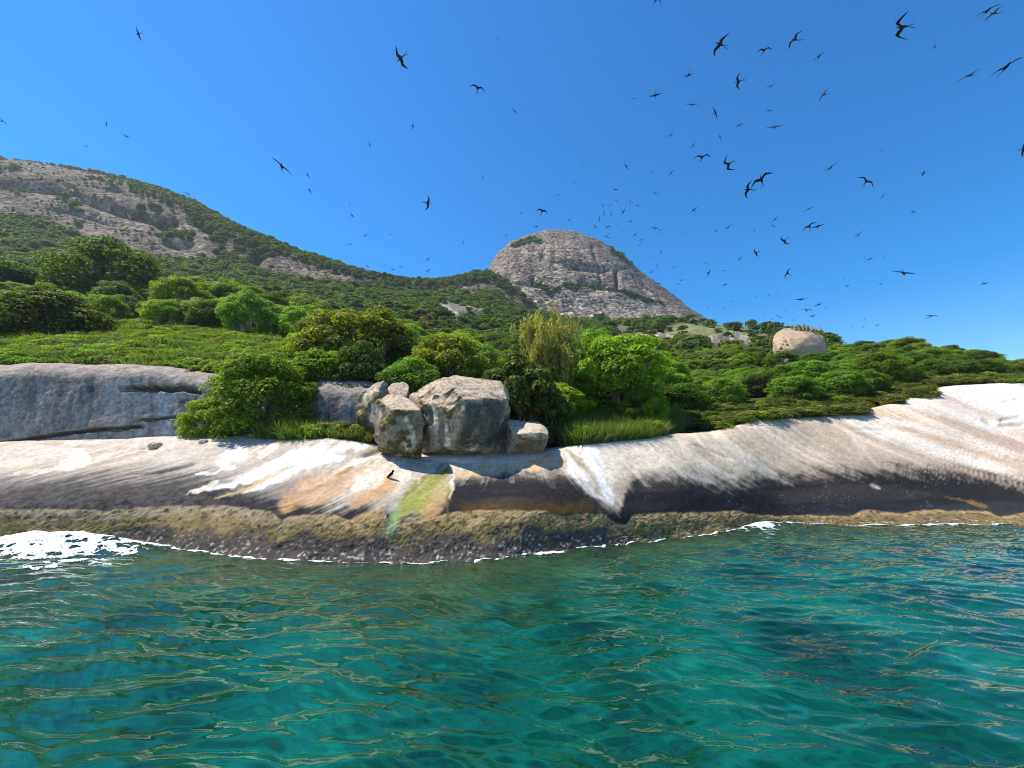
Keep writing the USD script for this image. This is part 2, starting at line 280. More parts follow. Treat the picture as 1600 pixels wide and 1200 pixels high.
for i, (poly, w0, w1, c, a) in enumerate([
    ([(590, 688), (530, 702), (450, 742), (395, 765)], 7, 4, WHT, .95), ([(520, 698), (450, 716), (405, 737), (350, 758), (282, 771)], 10, 3, WHT, .95),
    ([(470, 712), (400, 748), (345, 762)], 5, 2, WHT, .85), ([(545, 712), (480, 728), (415, 758), (372, 771)], 6, 3, WHT, .95), ([(440, 738), (395, 760), (330, 780)], 3, 3, YEL, .8),
    ([(390, 700), (360, 712), (338, 726)], 10, 7, WHT, .9), ([(435, 692), (412, 706), (400, 716)], 5, 4, WHT, .75), ([(372, 726), (330, 738), (302, 740)], 3, 2, WHT, .8), ([(345, 750), (318, 762), (300, 772)], 4, 3, CRM, .8),
    ([(600, 716), (560, 722), (525, 742), (485, 758), (462, 766)], 7, 3, WHT, .95), ([(640, 712), (600, 726), (565, 745), (530, 760)], 10, 8, CRM, .9),
    ([(140, 712), (110, 724), (95, 733)], 12, 7, WHT, .8), ([(180, 706), (140, 726), (60, 736), (10, 742)], 4, 3, CRM, .8), ([(60, 716), (0, 724), (-60, 730)], 6, 6, CRM, .6),
    ([(585, 729), (540, 742), (487, 760), (455, 782), (440, 803)], 6, 17, ORA, .95), ([(560, 745), (510, 772), (470, 790)], 8, 10, (0.50, 0.31, 0.16), .8),
    ([(622, 745), (590, 765), (560, 782), (548, 793)], 12, 10, ORA, .9), ([(600, 738), (570, 752), (545, 766)], 14, 7, CRM, .85), ([(640, 738), (610, 752)], 8, 8, CRM, .8),
    ([(594, 717), (560, 727), (520, 745)], 3.5, 3, (0.26, 0.17, 0.05), .9),
    ([(700, 735), (722, 742), (756, 731), (831, 722), (884, 727)], 4, 13, (0.60, 0.40, 0.21), .9), ([(820, 722), (860, 722), (890, 726)], 9, 6, (0.56, 0.31, 0.17), .8),
    ([(700, 722), (707, 735), (703, 752), (709, 765), (704, 780)], 3, 3, CRM, .9), ([(640, 716), (700, 716), (770, 720), (850, 712)], 8, 6, (0.60, 0.55, 0.48), .8),
    ([(880, 708), (895, 735), (915, 760), (950, 790)], 6, 4, WHT, .95), ([(910, 700), (932, 730), (942, 760), (958, 794)], 15, 7, WHT, .95), ([(878, 702), (908, 728), (930, 757), (945, 785)], 5, 3, (0.33, 0.26, 0.15), .85),
    ([(960, 700), (955, 740), (953, 770)], 14, 6, CRM, .8), ([(985, 725), (975, 750), (962, 780)], 10, 6, (0.42, 0.34, 0.24), .7),
    ([(1010, 700), (1060, 735), (1120, 757)], 6, 3, CRM, .85), ([(1060, 700), (1110, 730), (1150, 750)], 5, 3, CRM, .8), ([(1150, 700), (1220, 745)], 5, 3, CRM, .7), ([(1030, 712), (1075, 748)], 4, 3, CRM, .8),
    ([(1310, 655), (1400, 680), (1480, 710), (1600, 742)], 7, 10, (0.70, 0.64, 0.55), .85), ([(1340, 652), (1430, 664), (1540, 700), (1600, 718)], 4, 5, (0.68, 0.63, 0.56), .7),
    ([(1310, 660), (1350, 700), (1380, 735)], 3, 3, CRM, .5), ([(1400, 625), (1480, 645), (1600, 682)], 9, 7, (0.62, 0.59, 0.54), .8), ([(1465, 620), (1520, 640), (1580, 655)], 8, 5, (0.42, 0.33, 0.29), .6),
    ([(1360, 755), (1375, 765)], 4, 3, CRM, .7), ([(1470, 772), (1520, 782), (1548, 792)], 1.5, 2, (0.25, 0.16, 0.05), .8)]):
    streak(poly, w0, w1, c, a, seed=i)
# green-to-orange algae tongue
g = poly_mask(u0 + Wm * 16, v0 + Wm * 12, [(700, 724), (684, 730), (664, 742), (640, 764), (622, 782), (612, 800), (607, 826), (622, 812), (640, 800), (655, 802), (676, 808), (690, 796), (700, 780), (706, 764), (699, 748), (706, 734)], 6.0) * np.clip(0.8 + 1.4 * (flow(0.14, 0.02, 58, 4) - 0.4), 0.6, 1)
gc = mixc(np.broadcast_to(np.array([0.20, 0.205, 0.045]), P0.shape), (0.45, 0.25, 0.10), sst(20, 62, (u0 - 650) + (v0 - 752) * 0.9 + Wl * 30))
gc = mixc(gc, (0.17, 0.135, 0.03), 1 - sst(732, 752, v0)); gc = mixc(gc, (0.16, 0.30, 0.17), 1 - sst(618, 632, u0)); gc = mixc(gc, (0.28, 0.30, 0.06), sst(0.5, 0.62, n_b) * 0.5 * sst(740, 752, v0))
C = mixc(C, gc, g * 0.97)
# barnacle band
bt = np.clip((v0 - vb) / np.maximum(K(US, VW)[None] - vb, 5), 0, 1.2)
Bc = mixc(np.broadcast_to(np.array([0.30, 0.215, 0.10]), P0.shape), (0.24, 0.19, 0.125), 1 - sst(420, 560, u0))
Bc = mixc(Bc, (0.185, 0.14, 0.055), sst(0.1, 0.4, bt + Wl * 0.5))
low = sst(0.36, 0.62, bt + Wl * 0.7 + sst(640, 330, u0) * -0.1)
Bc = mixc(Bc, (0.062, 0.052, 0.046), low * (1 - 0.75 * sst(960, 1010, u0)) * sst(150, 380, u0 + 120))
Bc = mixc(Bc, (0.045, 0.04, 0.035), sst(0.55, 0.68, fbm(P0 * 8.0, 3, 61)) * 0.8)
Bc = mixc(Bc, (0.40, 0.37, 0.33), sst(0.62, 0.72, fbm(P0 * 13.0, 2, 62)) * sst(0.4, 0.9, bt) * 0.8)
Bc = mixc(Bc, (0.10, 0.28, 0.19), np.exp(-((u0 - 612 - (826 - v0) * 0.25) / 9) ** 2) * (1 - sst(822, 850, v0)) * 0.6)
C = mixc(C, Bc, barn)
under = 1 - sst(-0.25, 0.02, P0[..., 2])
C = mixc(C, np.array([0.10, 0.075, 0.04]), under * 0.9)
C = mixc(C, (0.18, 0.17, 0.06), under * sst(0.5, 0.62, n_a))
C = C * np.clip(0.86 + 0.36 * (n_c - 0.25), 0.7, 1.3)[..., None]
C = mixc(C, (0.10, 0.08, 0.05), sst(0.4, 2.4, YY - Ks(US, YC, 45)[None]) * (1 - sst(400, 560, u0) * (1 - sst(880, 920, u0))) * 0.8)
put('rock_shore', (P1.reshape(-1, 3), grid_faces(nt, nu)), M_slab, smooth=True, tint=np.clip(C, 0.005, 0.85), kind='structure',
    label='pale streaked granite slab sloping into the sea with a black tide band')
YW_of = lambda u: at_z(u, Ks(u, VW, 16), 0.0)[:, 1]

# seabed far out
sb = trimesh.creation.box((1, 1, 1))
gx, gy = np.meshgrid(np.linspace(-160, 160, 160), np.linspace(-120, 26, 110))
gz = -5.6 + (fbm(np.stack([gx * 0.18, gy * 0.18, 0 * gx], -1), 4, 71) - 0.5) * 3.2
SBP = np.stack([gx, gy, gz], -1)
sbc = mixc(np.broadcast_to(np.array([0.10, 0.10, 0.055]), SBP.shape), (0.30, 0.28, 0.17), sst(0.45, 0.6, fbm(SBP * 0.5, 3, 72)))
put('seabed', (SBP.reshape(-1, 3), grid_faces(*gx.shape)), M_seabed, smooth=True, tint=sbc, kind='structure', label='rocky sea floor under the clear green water')

# ------------------------------------------------------------------ sea
def wave_height(x, y):
    rng = np.random.default_rng(4); h = np.zeros_like(x)
    wx = x + (noise(np.stack([x * 0.5, y * 0.5, 0 * x], -1), 1) - 0.5) * 0.9
    wy = y + (noise(np.stack([x * 0.5, y * 0.5, 0 * x + 5], -1), 2) - 0.5) * 0.9
    for i in range(72):
        lam = 0.15 * (9.0 ** (rng.random() ** 1.25)); th = rng.normal(0, 0.42) + math.pi / 2 + (0.12 if rng.random() < .5 else -0.25)
        k = 2 * math.pi / lam; amp = 0.0051 * min(lam, 0.7) ** 0.95 * rng.uniform(0.6, 1.3)
        ph = k * (math.cos(th) * wx + math.sin(th) * wy) + rng.uniform(0, 6.28)
        h += amp * (np.sin(ph) + 0.18 * np.sin(2 * ph + 1.1))
    gust = 0.65 + 0.8 * fbm(np.stack([x * 0.12, y * 0.2, 0 * x], -1), 3, 9)
    return h * gust
ys = 1.4 * (31 / 1.4) ** np.linspace(0, 1, 640)
aa = np.concatenate([np.linspace(-2.6, -1.45, 60, endpoint=False), np.linspace(-1.45, 1.45, 900), np.linspace(1.45, 2.6, 61)[1:]])
A, Yg = np.meshgrid(aa, ys); X = A * Yg
edge = sst(2.6, 2.3, np.abs(A)) * sst(1.4, 1.9, Yg) * sst(31, 28, Yg)
Zw = wave_height(X, Yg) * edge
uwat = 800 + FOC * X / (Yg * CT - CAM_H * ST)
yw = np.interp(uwat.ravel(), np.linspace(-900, 2500, 800), YW_of(np.linspace(-900, 2500, 800))).reshape(X.shape)
near = yw - Yg                                     # metres to the waterline
surge = 0.40 * np.exp(-((uwat - 90) / 130) ** 2) * np.exp(-((near - 0.15) / 0.55) ** 2) + 0.12 * np.exp(-((uwat - 1195) / 60) ** 2) * np.exp(-((near - 0.2) / 0.5) ** 2)
Zw = Zw + surge * (0.7 + 0.6 * fbm(np.stack([X * 1.2, Yg * 1.2, 0 * X], -1), 3, 15))
depth = np.clip((near + 0.3) / 6.2, 0, 1) ** 0.7
# seen deep water: patches of lighter and darker bottom
keep = (near > -2.2)
km = keep[:-1, :-1] | keep[1:, 1:]
fv = grid_faces(*X.shape, mask=km)
SP = np.stack([X, Yg, Zw], -1).reshape(-1, 3)
# the open sea around the detailed sheet (butted against it)
def quad_strip(p):
    return np.array(p, float)
B = 5000.0; xr0, xr1 = 2.6 * ys[0], 2.6 * ys[-1]
outer = [[(-B, -B, 0), (B, -B, 0), (B, ys[0], 0), (-B, ys[0], 0)],
         [(-B, ys[0], 0), (-xr0, ys[0], 0), (-xr1, ys[-1], 0), (-B, ys[-1], 0)],
         [(xr0, ys[0], 0), (B, ys[0], 0), (B, ys[-1], 0), (xr1, ys[-1], 0)],
         [(-B, ys[-1], 0), (-xr1, ys[-1], 0), (-160, 60, 0), (-B, 60, 0)], [(xr1, ys[-1], 0), (B, ys[-1], 0), (B, 60, 0), (160, 60, 0)]]
OV = np.array([p for q in outer for p in q], float); OF = np.vstack([[[4 * i, 4 * i + 1, 4 * i + 2], [4 * i, 4 * i + 2, 4 * i + 3]] for i in range(len(outer))])
allv = np.vstack([SP, OV]); allf = np.vstack([fv, OF + len(SP)])
wdep = np.concatenate([depth.ravel(), np.ones(len(OV))])
M_sea = usdkit.material(stage, '/World/Looks/sea_look', {
    'g': ('geometry', {}), 'd': ('attribute', {'attribute': 'deep'}),
    'off': ('vector_math', {'math_type': 'multiply_add', 'vector2': (1.9, 1.9, 0.0)}),
    'n1': ('noise_texture', {'scale': 0.62, 'detail': 6.0, 'roughness': 0.66}),
    'n2': ('noise_texture', {'scale': 1.7, 'detail': 4.0, 'roughness': 0.65}),
    'r1': ('rgb_ramp', {'ramp': [(0.36, (0.0004, 0.019, 0.009)), (0.47, (0.0006, 0.047, 0.027)), (0.58, (0.001, 0.080, 0.053)), (0.72, (0.010, 0.155, 0.09))]}),
    'shal': ('rgb_ramp', {'ramp': [(0.3, (0.010, 0.030, 0.014)), (0.55, (0.022, 0.060, 0.028)), (0.75, (0.06, 0.09, 0.035))]}),
    'mid': ('map_range', {'from_min': 0.30, 'from_max': 0.85, 'clamp': True}),
    'cm': ('mix', {'mix_type': 'mix'}), 'cv': ('map_range', {'from_min': 0.3, 'from_max': 0.7, 'to_min': 0.72, 'to_max': 1.3}),
    'cc': ('combine_xyz', {}), 'cx': ('mix', {'mix_type': 'multiply', 'fac': 1.0}),
    'bn': ('noise_texture', {'scale': 7.0, 'detail': 2.0, 'roughness': 0.5, 'distortion': 0.5}), 'bm': ('mapping', {'scale': (0.7, 1.5, 1.0)}),
    'b': ('bump', {'strength': 0.16, 'distance': 0.03}),
    'dif': ('diffuse_bsdf', {}), 'tr': ('transparent_bsdf', {'color': (0.75, 0.92, 0.86)}), 'op': ('map_range', {'from_min': 0.0, 'from_max': 0.45, 'to_min': 0.15, 'to_max': 0.93, 'clamp': True}),
    'body': ('mix_closure', {}), 'f': ('fresnel', {'IOR': 1.45}), 'gl': ('glossy_bsdf', {'color': (1, 1, 1), 'roughness': 0.012}), 'out': ('mix_closure', {})},
    [('g.normal', 'off.vector1'), ('g.position', 'off.vector3'), ('off.vector', 'n1.vector'), ('off.vector', 'n2.vector'), ('n1.fac', 'r1.fac'), ('n1.fac', 'shal.fac'),
     ('d.fac', 'mid.value'), ('mid.result', 'cm.fac'), ('shal.color', 'cm.color1'), ('r1.color', 'cm.color2'), ('n2.fac', 'cv.value'),
     ('cv.result', 'cc.x'), ('cv.result', 'cc.y'), ('cv.result', 'cc.z'), ('cm.color', 'cx.color1'), ('cc.vector', 'cx.color2'), ('cx.color', 'dif.color'),
     ('g.position', 'bm.vector'), ('bm.vector', 'bn.vector'), ('bn.fac', 'b.height'), ('b.normal', 'gl.normal'), ('b.normal', 'f.normal'),
     ('d.fac', 'op.value'), ('op.result', 'body.fac'), ('tr.BSDF', 'body.closure1'), ('dif.BSDF', 'body.closure2'),
     ('f.fac', 'out.fac'), ('body.closure', 'out.closure1'), ('gl.BSDF', 'out.closure2')], surface='out.closure')
put('sea', (allv, allf), M_sea, smooth=True, extra={'deep': wdep}, kind='structure', label='clear teal green sea with small ripples lapping the rock shore')

# foam: broken lace and low crests of white water along the rock
fus = np.arange(-120, 1720, 1.5); fds = np.linspace(-0.9, 2.2, 150)
FU, FD = np.meshgrid(fus, fds)
fw_ = np.interp(FU, fus, YW_of(fus)); FY = fw_ - FD; 
FX = (FU - 800) / FOC * (FY * CT - CAM_H * ST)
gauss = lambda c, w: np.exp(-((FU - c) / w) ** 2)
fwid = 0.045 + 1.6 * gauss(60, 125) + 0.35 * gauss(190, 50) + 0.22 * gauss(330, 110) + 0.85 * gauss(1195, 50) + 0.20 * gauss(930, 80) + 0.10 * gauss(1080, 60) + 0.16 * gauss(1480, 90) + 0.08 * gauss(650, 150)
thk = gauss(70, 110)
lace = 0.55 * fbm(np.stack([FX * 2.2, FY * 3.6, 0 * FX], -1), 5, 301) + 0.45 * (1 - 2.6 * np.abs(fbm(np.stack([FX * 3.4, FY * 5.0, 0 * FX], -1), 4, 305) - 0.5)); big_ = fbm(np.stack([FX * 0.7, FY * 0.8, 0 * FX], -1), 2, 302)
inside = 1 - np.abs(FD - 0.30 * fwid) / np.maximum(fwid * 0.75, 0.02)
fm = inside * 0.85 + (lace - 0.62) * 3.4 + (big_ - 0.5) * 0.7 + 0.30 * thk
fsurge = 0.40 * np.exp(-((FU - 90) / 130) ** 2) * np.exp(-((FD - 0.15) / 0.55) ** 2) + 0.12 * np.exp(-((FU - 1195) / 60) ** 2) * np.exp(-((FD - 0.2) / 0.5) ** 2)
fsurge = fsurge * (0.7 + 0.6 * fbm(np.stack([FX * 1.2, FY * 1.2, 0 * FX], -1), 3, 15))
FZ = wave_height(FX, FY) + fsurge + 0.010 + np.clip(fm, 0, 1) * (0.008 + 0.04 * thk) + (fbm(np.stack([FX * 14, FY * 14, 0 * FX], -1), 3, 303) - 0.4) * (0.008 + 0.012 * thk) * np.clip(fm, 0, 1)
fmask = fm > 0.30
fk = fmask[:-1, :-1] & fmask[1:, 1:] & fmask[1:, :-1] & fmask[:-1, 1:]
ff = grid_faces(*FX.shape, mask=fk); FP = np.stack([FX, FY, FZ], -1).reshape(-1, 3)
uq, inv = np.unique(ff, return_inverse=True)
put('foam', (FP[uq], inv.reshape(-1, 3)), M_foam, smooth=True, kind='stuff', category='foam', label='white surf and lace of foam breaking along the foot of the rock')

# ------------------------------------------------------------------ hillside ground
HK = [-900, -200, 0, 150, 300, 400, 470, 540, 620, 700, 800, 900, 1000, 1100, 1180, 1250, 1330, 1400, 1500, 1600, 1750, 2500]
def zc_of(u): return at(u, K(u, VC), K(u, YC))[:, 2]
_yc = K(np.array(HK, float), YC); _zc = zc_of(np.array(HK, float))
H0 = [(19.9, None, 6.2), (19.9, None, 6.4), (19.9, None, 6.6), (19.9, None, 6.5), (19.9, None, 6.3), (19.4, None, 5.9), (18.5, None, 4.6), (17.2, None, 3.0)] + [None] * 14
H1 = [(30, 530), (30, 530), (30, 530), (30, 532), (29, 540), (27, 550), (25, 570), (22, 620), (21, 640), (20.5, 645), (20.5, 650), (21, 650), (23, 640), (25, 632), (26, 625), (28, 612), (29, 604), (30, 596), (31, 594), (32, 592), (33, 590), (42, 575)]
H2 = [(46, 489), (46, 491), (45, 499), (45, 501), (44, 511), (42, 521), (40, 541), (40, 572), (40, 582), (40, 592), (40, 607), (40, 617), (40, 622), (40, 617), (40, 612), (40, 602), (40, 589), (39, 576), (38, 576), (38, 588), (40, 588), (52, 570)]
H3 = [(105, 423), (105, 426), (105, 432), (105, 439), (105, 457), (105, 470), (105, 482), (105, 498), (105, 511), (105, 523), (105, 536), (105, 544), (95, 548), (85, 553), (76, 563), (70, 567), (60, 571), (54, 567), (47, 569), (43, 590), (47, 593), (62, 573)]
H4 = [(128, 413), (128, 413), (128, 421), (128, 429), (128, 449), (128, 461), (128, 472), (128, 484), (140, 490), (180, 486), (230, 503), (240, 524), (220, 523), (185, 519), (150, 528), (112, 541), (84, 553), (70, 556), (56, 564), (48, 594), (52, 596), (70, 579)]
HUS = np.concatenate([np.arange(-900, -60, 24.0), np.arange(-60, 1670, 2.6), np.arange(1670, 2500, 24.0)])
def line_Z(H):
    Y = [h[0] for h in H]; z = [h[2] if len(h) > 2 else float(at(HK[i], h[1], h[0])[2]) for i, h in enumerate(H)]
    f = lambda a: Ks(HUS, list(zip(HK, a)), 22)
    return f(Y), f(z)
H0 = [h if h else (_yc[i] + 0.9, None, _zc[i] - 0.35) for i, h in enumerate(H0)]
HL = [line_Z(H) for H in (H0, H1, H2, H3, H4)]
HL.append((HL[-1][0] * 1.25, HL[-1][1] - 9)); HL.append((HL[-2][0] * 2.2, HL[-2][1] - 60))
HYk, HZk = np.stack([h[0] for h in HL]), np.stack([h[1] for h in HL])
tt = np.concatenate([np.linspace(i, i + 1, n, endpoint=False) for i, n in enumerate([50, 60, 80, 40, 8, 4])] + [[6]])
HY = PchipInterpolator(np.arange(7), np.log(HYk), axis=0)(tt); HY = np.exp(HY)
HZ = np.stack([PchipInterpolator(HYk[:, j], HZk[:, j])(HY[:, j]) for j in range(len(HUS))], 1)
HX = (HUS[None] - 800) / FOC * (HY * CT + (HZ - CAM_H) * ST)
_b = fbm(np.stack([HX / 9, HY / 9, 0 * HX], -1), 4, 81) - 0.5
HZ = HZ + _b * np.clip((HY - 22) / 60, 0, 1) * 4.5
HP = np.stack([HX, HY, HZ], -1)
def ground(u, Y):
    """height of the slope in image column u at depth Y"""
    u, Y = np.atleast_1d(np.asarray(u, float)), np.atleast_1d(np.asarray(Y, float))
    j = np.clip(np.searchsorted(HUS, u) - 1, 0, len(HUS) - 2); w = np.clip((u - HUS[j]) / (HUS[j + 1] - HUS[j]), 0, 1)
    a = np.array([np.interp(y, HY[:, k], HZ[:, k]) for y, k in zip(Y, j)]); b = np.array([np.interp(y, HY[:, k + 1], HZ[:, k + 1]) for y, k in zip(Y, j)])
    return a + (b - a) * w
hu, hv = project(HP)
hn = fbm(np.stack([HX / 3, HY / 3, HZ / 3], -1), 4, 82)
HC = np.broadcast_to(np.array([0.035, 0.045, 0.017]), HP.shape).copy()
MEADOW = [(120, 492), (250, 488), (330, 500), (430, 522), (470, 545), (440, 590), (300, 580), (100, 568), (-60, 568), (-60, 540), (60, 535)]
meadow = poly_mask(hu, hv, MEADOW, 14) * (HY < 60)
HC = mixc(HC, (0.075, 0.13, 0.018), meadow); HC = mixc(HC, (0.10, 0.085, 0.035), meadow * sst(0.55, 0.65, hn) * 0.6)
OUTCROPS = [[(672, 472), (700, 458), (722, 462), (740, 458), (775, 474), (772, 482), (745, 488), (720, 490), (705, 500), (680, 492)],
            [(812, 496), (832, 500), (828, 506), (812, 502)], [(958, 508), (985, 510), (1005, 516), (1030, 520), (1060, 528), (1030, 532), (1000, 526), (965, 516)],
            [(1098, 530), (1120, 524), (1150, 526), (1140, 541), (1110, 541)], [(1112, 513), (1128, 518), (1150, 522), (1180, 530), (1176, 537), (1150, 536), (1130, 524)]]
GRASSY = [(1030, 512), (1100, 498), (1190, 515), (1215, 530), (1170, 528), (1100, 528), (1040, 526)]
outc = np.zeros(HP.shape[:2])
for q in OUTCROPS: outc = np.maximum(outc, poly_mask(hu + (hn - 0.5) * 14, hv + (fbm(np.stack([HX / 2, HY / 2, HZ], -1), 3, 83) - 0.5) * 8, q, 1.5))
outc *= (HY > 55)
grassy = poly_mask(hu, hv, GRASSY, 6) * (HY > 55)
HC = mixc(HC, (0.15, 0.16, 0.055), grassy * sst(0.3, 0.5, hn)); 
oc = mixc(np.broadcast_to(np.array([0.25, 0.205, 0.155]), HP.shape), (0.37, 0.32, 0.26), sst(0.45, 0.6, fbm(np.stack([hu / 6, hv / 40, 0 * hu], -1), 3, 84)))
oc = mixc(oc, (0.10, 0.09, 0.065), sst(0.48, 0.58, fbm(np.stack([hu / 9, hv / 12, 0 * hu], -1), 3, 85)) * 0.85)
HC = mixc(HC, oc, outc)
HP = HP + np.stack([0 * hn, 0 * hn, outc * (0.5 + 1.0 * (hn - 0.4))], -1)
put('hillside', (HP.reshape(-1, 3), grid_faces(*HP.shape[:2])), M_soil, smooth=True, tint=np.clip(HC * (0.75 + 0.5 * hn[..., None]), .005, .8), kind='structure',
    label='green island slope rising behind the shore')

# ------------------------------------------------------------------ granite wall on the left
CU = np.arange(-560, 610, 2.0)
VT = [(-560, 568), (0, 566), (60, 564), (120, 568), (200, 566), (240, 570), (280, 574), (310, 580), (350, 584), (420, 592), (520, 592), (610, 600)]
def cliff_lines(u):
    vt = Ks(u, VT, 10); zb = zc_of(u); sh = sst(380, 600, u) * 1.2
    top = at(u, vt + 24, 17.62 + 0 * u); rnd = at(u, vt + 3, 18.9 + 0 * u)
    base_y = 17.35 - 0 * sh
    return [col(u, base_y - 0.05 + 0 * u, zb - 0.8), col(u, base_y + 0 * u, zb + 0.15), col(u, base_y + 0.10 + 0 * u, zb + (top[:, 2] - zb) * 0.55), top, rnd, col(u, 20.6 + 0 * u, rnd[:, 2] + 0.25), col(u, 23 + 0 * u, rnd[:, 2] - 0.5)]
CP = loft(cliff_lines(CU), [6, 46, 40, 30, 14, 4])
CN = grid_normals(CP); cu, cv = project(CP)
if CN[60, 100, 1] > 0: CN = -CN
CP1 = CP + CN * ((fbm(CP * 0.45, 3, 91) - 0.5) * 0.40 + (fbm(CP * 2.2, 4, 92) - 0.5) * 0.09 + (fbm(CP * np.array([1.6, 1.6, 0.12]), 3, 93) - 0.5) * 0.14)[..., None]
lipd = lambda poly, w, dp: (lambda dd, ff: np.exp(-(dd / (w * 1.15)) ** 4) * dp * np.clip(np.minimum(ff, 1 - ff) * 8, 0, 1))(*seg_dist(cu, cv + (fbm(CP * 3.1, 3, 97) - .5) * 4, poly))
for poly, w, dp in [([(186, 607), (215, 606), (250, 608), (290, 608), (318, 614)], 3.4, 0.8), ([(0, 693), (30, 688), (95, 678), (140, 672), (190, 669), (228, 664)], 2.6, 0.5),
                    ([(205, 657), (260, 653), (320, 648)], 1.7, 0.35), ([(133, 606), (143, 605)], 4, .15), ([(283, 627), (296, 627)], 2.5, .15), ([(95, 676), (108, 640), (114, 610)], 2.5, .08), ([(290, 583), (312, 578)], 1.8, .12)]:
    CP1 = CP1 - CN * lipd(poly, w, dp)[..., None]
# step: the rock above the long slit hangs forward
d, f = seg_dist(cu, cv, [(186, 607), (250, 608), (318, 614)])
CC = np.broadcast_to(np.array([0.23, 0.22, 0.215]), CP.shape).copy()
st1 = fbm(np.stack([cu * 0.045 + cv * 0.008, cv * 0.006, 0 * cu], -1), 4, 94)
CC = mixc(CC, (0.13, 0.125, 0.13), sst(0.48, 0.6, st1) * 0.8); CC = mixc(CC, (0.33, 0.335, 0.34), sst(0.58, 0.68, fbm(np.stack([cu * 0.07 + 9, cv * 0.008, 0 * cu], -1), 3, 95)) * 0.7)
CC = mixc(CC, (0.36, 0.31, 0.28), 1 - sst(2, 34, cv - K(CU, VT)[None]))
CC = mixc(CC, (0.36, 0.40, 0.45), np.exp(-((cu - 256) / 16) ** 2) * sst(606, 616, cv) * 0.7)
CC = CC * (0.8 + 0.4 * fbm(CP * 2.5, 4, 96)[..., None])
put('granite_wall', (CP1.reshape(-1, 3), grid_faces(*CP.shape[:2])), M_cliff, smooth=True, tint=np.clip(CC * np.array([0.80, 0.76, 0.71]), .01, .8), kind='structure', label='grey vertical granite wall with a long dark slit at the left')

# ------------------------------------------------------------------ rocky hill (left) and dome, far behind
VSK = [(-900, 330), (-500, 275), (-300, 256), (-100, 258), (0, 264), (60, 268), (100, 275), (150, 283), (200, 292), (250, 306), (300, 328), (345, 350), (400, 374), (440, 390), (500, 410), (550, 425), (600, 437), (640, 443), (680, 445), (720, 439), (760, 430), (790, 445), (830, 474), (870, 503), (920, 524), (990, 540)]
VRB = [(-900, 400), (-300, 330), (0, 335), (60, 350), (120, 372), (200, 392), (300, 408), (360, 412), (420, 428), (500, 440), (600, 452), (680, 460), (760, 458), (800, 474), (870, 516), (920, 534), (990, 548)]
RU = np.arange(-900, 985, 2.6)
def hill_lines(u):
    ys, yb = K(u, [(-900, 330), (0, 300), (300, 285), (440, 255), (600, 255), (680, 275), (760, 290), (830, 265), (990, 235)]), K(u, [(-900, 230), (0, 200), (300, 196), (500, 205), (680, 225), (830, 240), (990, 220)])
    y0 = np.full_like(u, 112.0); z0 = np.array([float(np.interp(112, HY[:, min(np.searchsorted(HUS, q), len(HUS) - 1)], HZ[:, min(np.searchsorted(HUS, q), len(HUS) - 1)])) for q in u])
    b = at(u, Ks(u, VRB, 14), yb); s = at(u, Ks(u, VSK, 8), ys)
    zm = b[:, 2] + (s[:, 2] - b[:, 2]) * 0.64; ym = yb + (ys - yb) * 0.45
    return [col(u, y0 - 6, z0 - 7), col(u, y0 + 6, z0 - 1.0), b, col(u, ym, zm), s, col(u, ys * 1.12, s[:, 2] - 1.5), col(u, ys * 1.5, s[:, 2] * 0.6), col(u, ys * 2.1, -5 + 0 * u)]
RP = loft(hill_lines(RU), [4, 60, 80, 80, 14, 6, 4])
RN = grid_normals(RP); ru, rv = project(RP)
if RN[100, 100, 2] < 0: RN = -RN
def relief(P, N, u, v, amp, seed, squash=(1, 1, 1)):
    q = P * np.array(squash)
    r = fbm(q / 38, 3, seed) - 0.5; m = fbm(q / 11, 4, seed + 1) - 0.5; t = np.abs(fbm(q / 5.0, 3, seed + 2) - 0.5)
    return P + N * ((r * 7 + m * 4.2 - t * 3.6) * amp)[..., None]
RP1 = relief(RP, RN, ru, rv, 0.42, 101, (1, 1, 2.2))
LEDGE = [([(-60, 282), (10, 288), (40, 292), (80, 296), (110, 302)], 6, 5.0), ([(110, 306), (150, 318), (190, 332), (235, 342), (268, 348)], 6, 6.0), ([(232, 345), (262, 352), (276, 338)], 10, 5), ([(95, 288), (120, 294)], 3, 2.5), ([(250, 378), (275, 386), (300, 383)], 4, 4),
         ([(400, 372), (408, 395), (398, 412), (385, 408)], 9, 5), ([(290, 338), (320, 358), (335, 366)], 4, 4), ([(305, 398), (325, 406)], 3, 3), ([(140, 290), (190, 300), (240, 314)], 2.5, 1.5), ([(60, 322), (120, 334), (170, 352)], 2.5, 2)]
for poly, w, dp in LEDGE: RP1 = RP1 - (RN * np.array([1, 1, 0.3])) * groove(RP1, RN, ru, rv, poly, w, dp)[..., None]
RC = np.broadcast_to(np.array([0.225, 0.165, 0.122]), RP.shape).copy()
q1, q2, q3 = fbm(RP / 14 * np.array([1, 1, 2]), 4, 111), fbm(RP / 4.5 * np.array([1, 1, 2.5]), 4, 112), fbm(RP / 30, 3, 113)
RC = mixc(RC, (0.35, 0.265, 0.20), sst(0.5, 0.62, q1) * 0.75); RC = mixc(RC, (0.10, 0.088, 0.075), sst(0.48, 0.58, q2) * 0.8); RC = mixc(RC, (0.42, 0.34, 0.27), sst(0.60, 0.68, fbm(RP / 6, 3, 114)) * 0.8)
for poly, w in [([(60, 308), (95, 318)], 7), ([(160, 338), (220, 352)], 14), ([(130, 356), (200, 376)], 10), ([(270, 345), (300, 372), (320, 396)], 9), ([(420, 408), (470, 420), (520, 432)], 7), ([(262, 396), (320, 406)], 7)]:
    dd, _ = seg_dist(ru, rv, poly); RC = mixc(RC, (0.40, 0.315, 0.245), (1 - sst(w * 0.4, w * 1.3, dd + (q2 - 0.5) * 14)) * 0.7)
